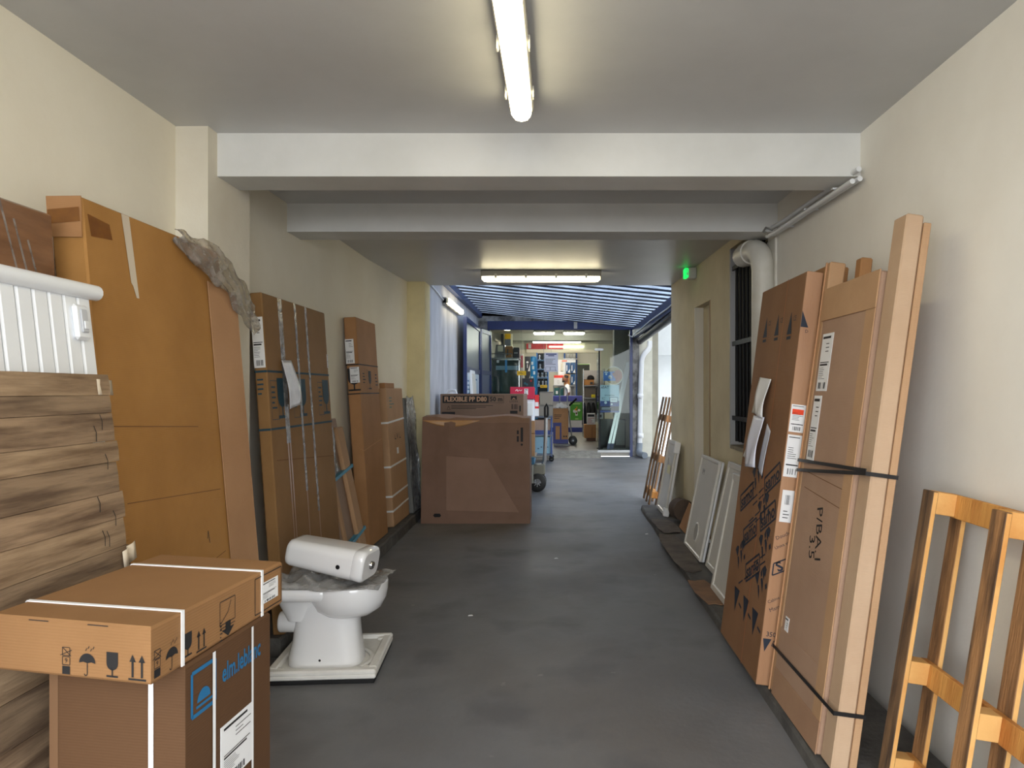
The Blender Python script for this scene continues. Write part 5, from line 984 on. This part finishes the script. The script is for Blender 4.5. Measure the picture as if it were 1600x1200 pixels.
# shop assistant
def person():
    d = 22.62; bx = PX(887,d); Y = d; P = thing('person', 'person in a white T-shirt looking down behind the counter', 'person', (bx,Y,SF))
    me = bpy.data.meshes.new('body'); V = [(0,0,.90),(0,0,1.05),(0,.0,1.25),(-.01,0,1.40),(-.03,0,1.47),(-.05,0,1.53),  # pelvis..neck 0-5
        (.0,-.17,1.38),(.03,-.24,1.18),(-.10,-.22,1.00),(-.20,-.18,.98),    # near arm: shoulder elbow wrist hand 6-9
        (.0,.17,1.38),(.03,.23,1.18),(-.14,.20,1.04),(-.24,.17,1.02),       # far arm 10-13
        (0,-.10,.86),(0,-.11,.48),(.02,-.11,.07),(-.12,-.12,.035),(0,.10,.86),(0,.11,.48),(.02,.11,.07),(-.12,.12,.035)]
    E = [(0,1),(1,2),(2,3),(3,4),(4,5),(3,6),(6,7),(7,8),(8,9),(3,10),(10,11),(11,12),(12,13),(0,14),(14,15),(15,16),(16,17),(0,18),(18,19),(19,20),(20,21)]
    R = [(.13,.16),(.12,.15),(.125,.17),(.11,.16),(.055,.055),(.052,.052),(.07,.07),(.048,.048),(.034,.034),(.03,.045),(.07,.07),(.048,.048),(.034,.034),(.03,.045),(.09,.09),(.065,.065),(.045,.045),(.04,.035),(.09,.09),(.065,.065),(.045,.045),(.04,.035)]
    me.from_pydata(V, E, []); o = bpy.data.objects.new('tmp', me); C.objects.link(o); sk = o.modifiers.new('s', 'SKIN'); sb = o.modifiers.new('b', 'SUBSURF'); sb.levels = 2
    for i, r in enumerate(R): me.skin_vertices[0].data[i].radius = r
    me.skin_vertices[0].data[0].use_root = True
    bpy.context.view_layer.update(); m2 = bpy.data.meshes.new_from_object(o.evaluated_get(bpy.context.evaluated_depsgraph_get())); bpy.data.objects.remove(o)
    vs = [tuple(v.co) for v in m2.vertices]; fs = [tuple(p.vertices) for p in m2.polygons]; nb = len(fs)
    hb = MB(); hx, hz = -.075, 1.645
    def head(th, ph):
        x, y, z = math.sin(ph)*math.cos(th), math.sin(ph)*math.sin(th), math.cos(ph); X, Y_, Z = .098*x, .076*y*(1-.12*(z<0)*-z), .118*z
        if x < 0: X -= .016*math.exp(-((z+.1)/.22)**2)*math.exp(-(y/.22)**2); X += .012*math.exp(-((z-.16)/.14)**2)*math.exp(-((abs(y)-.35)/.2)**2); X -= .012*math.exp(-((z+.75)/.25)**2); X -= .006*math.exp(-((z+.45)/.1)**2)*math.exp(-(y/.3)**2)
        c, s = math.cos(-.35), math.sin(-.35); return (hx+X*c+Z*s*-1*-1*.0+X*0 - Z*math.sin(.30), Y_, hz+Z*math.cos(.30)+X*math.sin(.30))
    n, m_ = 28, 18; k = len(vs); vs += [head(2*math.pi*i/n, .03+(math.pi-.06)*j/(m_-1)) for j in range(m_) for i in range(n)]; fs += [(k+j*n+i,k+j*n+(i+1)%n,k+(j+1)*n+(i+1)%n,k+(j+1)*n+i) for j in range(m_-1) for i in range(n)]
    for sy in (-1,1):                       # ears and fingers
        e = MB().lathe([(.001,-.008),(.02,-.008),(.026,0),(.018,.008),(.001,.006)],10,fn=lambda x,y,z:(hx+.015+x*.7,sy*(.077+z),hz+y*1.2)); k = len(vs); vs += e.v; fs += [tuple(i+k for i in q) for q in e.f]
        for j in range(5):
            a0 = (-.21 if sy < 0 else -.25, sy*.17+(.028*(j-2)*.8), .98 if sy < 0 else 1.02); ln = (.05,.075,.082,.076,.06)[j]; dy = -.03*sy if j == 0 else 0
            e = MB().tube([a0,(a0[0]-ln*.55,a0[1]+dy,a0[2]-.005),(a0[0]-ln,a0[1]+dy*1.3,a0[2]-.025)], [.009,.0085,.007], 6); k = len(vs); vs += e.v; fs += [tuple(i+k for i in q) for q in e.f]
    mb = MB().add(vs, fs, True); o = mb.build('body', MC('skin_tone', (150,100,72)), P); o.data.materials.append(MC('white_tshirt', (232,232,228), rough=.9)); o.data.materials.append(MC('dark_trousers', (40,44,56), rough=.9)); o.data.materials.append(MC('shoe_black', (24,24,24)))
    for p in o.data.polygons:
        c = p.center; arm = abs(c.y) > .175 and c.z < 1.22 and c.z > .9
        if p.index < nb: p.material_index = 0 if (c.z > 1.475 or arm or c.x < -.16 and c.z > .5) else 1 if c.z > .93 else 2 if c.z > .09 else 3
    hr = MB().lathe([(.0001,1.0)]+[(math.sin(a),math.cos(a)) for a in (.2,.4,.7,1.0,1.3,1.5)],22,fn=lambda x,y,z:(hx+.022+.098*x-.118*z*math.sin(.30),.080*y,hz+.008+.122*z*math.cos(.30)+.098*x*math.sin(.30))); hr.build('hair', MC('black_hair', (22,18,16), rough=.8), P)
    MB().loft([[(hx-.10+.05*abs(math.sin(a))*1.2-.0*i, .062*math.sin(a), hz-.055-.028*i+.02*abs(math.sin(a))) for a in [-1.5+3*j/8 for j in range(9)]] + [(hx-.06+.05*abs(math.sin(a))*1.2, .05*math.sin(a), hz-.055-.028*i+.02*abs(math.sin(a))) for a in [1.5-3*j/8 for j in range(9)]] for i in range(3)]).build('beard', MATS['black_hair'], P)
person()
# chrome shelf unit with cap, box and hanging clothes
d = 19.4
t = thing('chrome_rack', 'chrome rack with white back panel and hanging rail right of the counter', 'rack', (PX(928,d),19.6,SF)); x0, x1 = PX(911.5,d), PX(944,d)
for x in (x0,x1):
    for y in (d,d+.4): MB().tube([(x,y,SF),(x,y,PZ(576,d))], .016, 8).build('post', M_chrome, t, world=True)
for py in (602,621.5): CB(x0,x1,d,d+.4,PZ(py,d)-.02,PZ(py,d),r=.004).build('shelf', M_steel, t, world=True)
CB(x0,x1,d+.4,d+.42,PZ(660,d),PZ(578,d),r=.004).build('back_panel', MC('back_white', (190,184,178)), t, world=True)
MB().tube([(x0,d+.2,PZ(622,d)-.06),(x1,d+.2,PZ(622,d)-.06)], .012, 8).build('hanging_rail', M_chrome, t, world=True)
t, f, w_, h_ = item('shoe_box', 'brown box under the black cap on the chrome rack', 'box', 913, 593.5, 928, 601.9, 19.43, .3, ORB); strip(t, f, w_*.6, .02, w_-.03, h_*.6, DKC, 'print')
cp = thing('black_cap', 'black peaked cap on the brown box of the chrome rack', 'cap', (PX(923,19.55),19.58,PZ(593.4,19.43)))
MB().lathe([(.10,0),(.102,.04),(.09,.085),(.06,.115),(.02,.128),(.001,.13)],20).build('crown', MC('cap_cloth', (20,20,22), rough=.9), cp); MB().prism([(-.06,-.07)]+[(-.20+.02*abs(i),.07*i/3*.9) for i in range(-3,4)]+[(-.06,.07)],.0,.012).build('peak', MATS['cap_cloth'], cp)
t, f, w_, h_ = item('grey_fabric_box', 'grey fabric bin on the second shelf of the chrome rack', 'bin', 914, 605, 940, 621.3, 19.43, .3, MC('grey_felt', (96,88,80), rough=.9)); strip(t, f, .05, h_-.05, w_-.05, h_-.03, DKC, 'rim')
for i, (px, w_, c, lb) in enumerate(((910,6,(24,30,52),'navy jacket hanging at the counter end of the chrome rack'),(917,6.5,(22,22,24),'black jacket hanging second on the chrome rack'),(924.5,6,(30,30,32),'black jacket hanging third on the chrome rack'),(931.5,6,(26,28,40),'dark jacket hanging fourth on the chrome rack'))):
    tt = thing('hanging_jacket', lb, 'jacket', (PX(px+w_/2,19.4),19.6,PZ(655,19.4)), group='jackets on the chrome rack'); mcl = mat('jacket_%d' % i, c, .95)
    x0_, x1_ = PX(px,19.4), PX(px+w_,19.4); zt, zb = PZ(629,19.4), PZ((664,650,655,648)[i],19.4)
    MB().loft([[( (x0_+x1_)/2+(x1_-x0_)/2*kx*math.cos(a)*(1+.15*math.cos(5*a)), 19.6+.17*ky*math.sin(a), z) for a in [2*math.pi*j/24 for j in range(24)]] for z, kx, ky in ((zb,1,.95),(zb+.25,.95,1),(zt-.12,.85,1.0),(zt-.03,.6,.7),(zt,.25,.2))]).build('cloth', mcl, tt, world=True)
    MB().tube([((x0_+x1_)/2,19.6,zt-.01),((x0_+x1_)/2,19.6,zt+.065)], .005, 5).build('hanger_hook', M_chrome, tt, world=True)
t, f, w_, h_ = item('round_tag', 'yellow round tag on the chrome rack', 'tag', 924, 616.5, 930, 621.3, 19.36, .006, MC('tag_base', (220,206,20)), part='tag_disc', r=.002); Ink().rect(.02,.03,w_-.02,.045).put('print', MC('tag_ink',(120,110,20)), f, t)
# boxes on the floor inside
t, f, w_, h_ = item('dark_step_box', 'low dark brown box on the shop floor', 'box', 917.5, 686, 932, 0, 18.2, .4, MC('x',(0,0,0))) if False else (None,)*4
d = 17.9; t = thing('low_brown_box', 'low dark brown box on the shop floor under the orange box', 'box', (PX(925,d),d+.2,SF)); CB(PX(917,d),PX(931,d),d+.02,d+.36,SF+.001,PZ(684.6,d),r=.004).build('carton_body', MC('dark_brown_card', (110,66,36)), t, world=True); CB(PX(917,d),PX(931,d),d+.015,d+.02,PZ(686.5,d),PZ(684.6,d),r=.001).build('lid_edge', MC('dark_brown_card2', (90,52,28)), t, world=True)
t, f, w_, h_ = item('orange_carton', 'orange brown carton standing on the low dark box', 'carton', 913, 663.5, 931.5, 684.5, d, .4, ORB); strip(t, f, w_*.62, 0, w_*.68, h_*.8, MC('seam_brown', (136,88,40)), 'seam')
t, f, w_, h_ = item('leaflet_holder', 'printed leaflet holder on the orange brown carton', 'leaflet', 917, 645.5, 930, 663.3, d+.05, .08, WHT); k = Ink(); k.lines(.02,.02,w_*.85,h_*.55,5); k.put('print', MC('leaflet_red', (170,60,40)), f, t); k = Ink(); k.rect(.02,h_-.09,w_-.02,h_-.03); k.put('print_head', M_blackink, f, t)
# sack truck with tall carton in the doorway
d = 16.6; zb = SF+.001
hk = thing('sack_truck', 'grey sack truck with rubber wheels loaded with a tall carton', 'hand truck', (PX(880,d),d,SF))
xa, xb_ = PX(874.5,d+.3), PX(886.5,d+.3); zt = PZ(605,d+.3); r_ = (xb_-xa)/2
MB().tube([(xa,d+.32,.2),(xa,d+.32,zt-r_)]+[((xa+xb_)/2-r_*math.cos(math.pi*i/8),d+.32,zt-r_+r_*math.sin(math.pi*i/8)) for i in range(1,8)]+[(xb_,d+.32,zt-r_),(xb_,d+.32,.2)], .016, 8).build('frame', M_steel, hk, world=True)
MB().tube([(PX(889,d),d+.3,PZ(642,d)),(PX(893,d),d+.34,PZ(676,d)),(PX(894,d),d+.36,PZ(686,d))], .016, 8).build('strut', M_steel, hk, world=True)
CB(PX(866,d),PX(890,d),d-.02,d+.3,zb,zb+.012,r=.003).build('toe_plate', M_steel, hk, world=True)
for y in (d+.02,d+.36):
    cxw = PX(894,d)+.02; o = MB().lathe([(.05,-.03),(.085,-.032),(.1,-.02),(.1,.02),(.085,.032),(.05,.03)],22,fn=lambda x,y_,z:(cxw+x,y+z,SF+.101+y_)).build('wheel', MATS['rubber'], hk, world=True); MB().lathe([(.001,-.02),(.05,-.02),(.05,.02),(.001,.02)],14,fn=lambda x,y_,z:(cxw+x,y+z,SF+.101+y_)).build('hub', M_steel, o, world=True)
MB().tube([(PX(890,d),d+.25,PZ(634,d)),(PX(901,d),d+.15,PZ(623,d))], .022, 8).build('side_grip', M_dark, hk, world=True)
t, f, w_, h_ = item('tall_printed_carton', 'tall brown carton with blue print on the sack truck', 'carton', 864, 638.5, 888, 693.2, d, .3, K_mid)
k = Ink(); k.rect(0,0,w_,.10); k.rect(.0,.1,.06,h_*.6); k.rect(.06,h_*.5,w_*.55,h_*.6); k.rect(w_*.45,.1,w_*.55,h_*.5); k.put('blue_print', MC('carton_blue', (28,40,110)), f, t); k = Ink(); k.lines(.03,h_*.7,w_*.5,.12,3); k.disc(w_*.72,.17,.02); k.disc(w_*.87,.17,.02); k.put('dark_print', M_blackink, f, t)
cr = MB().sheet(lambda u,v:(PX(864,d)+.36*u, d+.02+.26*v, PZ(638,d)+.012+.10*math.sin(math.pi*u)*math.sin(math.pi*v)+.03*abs(math.sin(11*u+3*v))*abs(math.sin(9*v+5*u))), 20, 14, .004).build('crumpled_paper', M_label); tag(cr, 'crumpled white packing paper on the tall printed carton', 'paper')
# right window: posters, ladder, glass cabinet
t, f, w_, h_ = item('window_poster', 'pale blue and navy poster inside the right shop window', 'poster', 938, 601.5, 967.5, 644.5, 15.03, .006, MC('poster_pale', (176,206,220)), part='sheet', r=.001)
k = Ink(); k.rect(0,0,w_,h_*.42); k.put('navy_field', MC('poster_navy', (30,60,130)), f, t); k = Ink(); k.text('eSAT', .10, h_-.05, .075, 0, .01); k.text('BTN INSTALL', w_*.5, h_*.62, .035, 0, .012); k.frame(w_*.5,h_*.36,w_*.92,h_*.55,.008); k.lines(.03,h_*.46,.08,.06,3); k.rect(0,.04,w_,.13); k.put('print_dark', MC('poster_dark', (24,30,46)), f, t, e=.002); k = Ink(); k.rect(w_*.53,h_*.38,w_*.89,h_*.53); k.disc(w_*.28,h_*.36,.03); k.disc(w_*.6,h_*.3,.02); k.lines(.03,.06,w_*.8,.05,2); k.put('print_pale', MC('poster_white', (206,222,230)), f, t, e=.0026)
k = Ink(); k.text('INSTAL', w_*.71, h_*.455, .03, 0, .012); k.put('print_small', MATS['poster_dark'], f, t, e=.0032)
t = thing('round_sticker', 'round sticker with a card and fingers on the right shop window', 'sticker', (PX(959,15.03),15.03,PZ(587,15.03))); rad = .19
MB().lathe([(.0001,-.004),(rad,-.004),(rad,.004),(.0001,.004)],36,fn=lambda x,y,z:(PX(959,15.03)+x,15.03+z,PZ(587,15.03)+y),smooth=False).build('disc', MC('sticker_sand', (176,156,104), c2=(150,130,84), scale=60), t, world=True)
f = Face((PX(959,15.03),15.025,PZ(587,15.03)),(1,0,0),(0,0,1)); pts = arc(0,0,rad,0,360,36); Ink().path(pts, .012).put('white_rim', WHT, f, t)
Ink().rect(-.22,-.11,.06,.09).put('blue_card', MC('card_blue', (30,104,180)), f, t, e=.003); Ink().disc(-.08,-.03,.04).rect(-.11,-.06,-.04,-.03).disc(-.16,.03,.02).rect(-.2,.06,-.12,.075).put('card_print', MC('poster_white2', (206,222,230)), f, t, e=.004); Ink().poly([(.03,.10),(.10,.13),(.17,.06),(.18,-.04),(.10,-.13),(.05,-.15),(.03,-.06),(-.03,.02)]).line((-.03,.05),(.06,.02),.03).put('finger_print', MC('skin_print', (156,92,76)), f, t, e=.005)
M = Matrix.Identity(4)
ld = thing('aluminium_ladder', 'aluminium ladder leaning behind the right shop window', 'ladder', (PX(955,15.5),15.5,SF))
def lp(px, py, dd): return Vector((PX(px,dd), dd, PZ(py,dd)))
rails = []
for dx in (0, 5.5):
    a, b = lp(950+dx,699,15.45), lp(981+dx*.5,566,15.75); a.z = SF+.01; rails.append((a,b)); u = (b-a).normalized(); s = Vector((1,0,0))*.028; q = Vector((0,1,0))*.03
    MB().hexa([a-s-q,a+s-q,a+s+q,a-s+q,b-s-q,b+s-q,b+s+q,b-s+q]).build('rail', mat('ladder_aluminium', (196,200,200), .35, metal=.5), ld, world=True)
    MB().hexa([a-s*1.15-q*1.2-Vector((0,0,.005)),a+s*1.15-q*1.2-Vector((0,0,.005)),a+s*1.15+q*1.2-Vector((0,0,.005)),a-s*1.15+q*1.2-Vector((0,0,.005))]+[p+u*.12 for p in (a-s*1.15-q*1.2,a+s*1.15-q*1.2,a+s*1.15+q*1.2,a-s*1.15+q*1.2)]).build('foot_cap', MC('foot_blue', (40,50,90)), ld, world=True)
for i in range(7):
    a = rails[0][0].lerp(rails[0][1], .12+.125*i); b = rails[1][0].lerp(rails[1][1], .12+.125*i); MB().tube([a,b], .016, 8).build('rung', M_dark if i < 4 else M_steel, ld, world=True)
t = thing('glass_cabinet', 'dark glass display cabinet behind the right window, below the posters', 'cabinet', (PX(955,15.9),15.9,SF)); x0, x1 = PX(934,15.8)+.03, PX(978,15.8)
CB(x0,x1,15.86,16.08,SF+.001,SF+.06,r=.004).build('base', M_dark, t, world=True); CB(x0,x1,15.86,15.87,SF+.06,PZ(655,15.8),r=.002).build('glass_front', mat('dark_cabinet_glass', (40,48,50), .1), t, world=True); CB(x0,x1,15.87,16.08,PZ(655,15.8)-.02,PZ(655,15.8),r=.003).build('top_panel', M_dark, t, world=True); CB(x0,x0+.02,15.85,16.08,SF+.06,PZ(655,15.8)-.02,r=.002).build('corner_post', M_dark, t, world=True)
CB(x1-.22,x1-.02,15.84,15.859,SF+.06,PZ(657,15.8),r=.004).build('grey_panel', MC('panel_greengrey', (120,124,116)), t, world=True)
t = thing('sign_stand', 'thin black stand with small printed placard beside the door edge', 'stand', (PX(937,15.6),15.6,SF)); MB().tube([(PX(937.5,15.6),15.6,SF+.02),(PX(937.5,15.6),15.6,PZ(630,15.6))], .012, 8).build('pole', M_dark, t, world=True); MB().lathe([(.0001,SF+.001),(.07,SF+.001),(.07,SF+.02),(.0001,SF+.025)],16,fn=lambda x,y,z:(PX(937.5,15.6)+x,15.6+y,z)).build('base', M_dark, t, world=True); CB(PX(933,15.6),PX(942,15.6),15.58,15.59,PZ(654,15.6),PZ(646,15.6),r=.002).build('placard', M_label, t, world=True); Ink().rect(.02,.02,.1,.09).frame(.01,.01,.115,.1,.006).put('print', M_blackink, Face((PX(933,15.6),15.579,PZ(654,15.6)),(1,0,0),(0,0,1)), t)
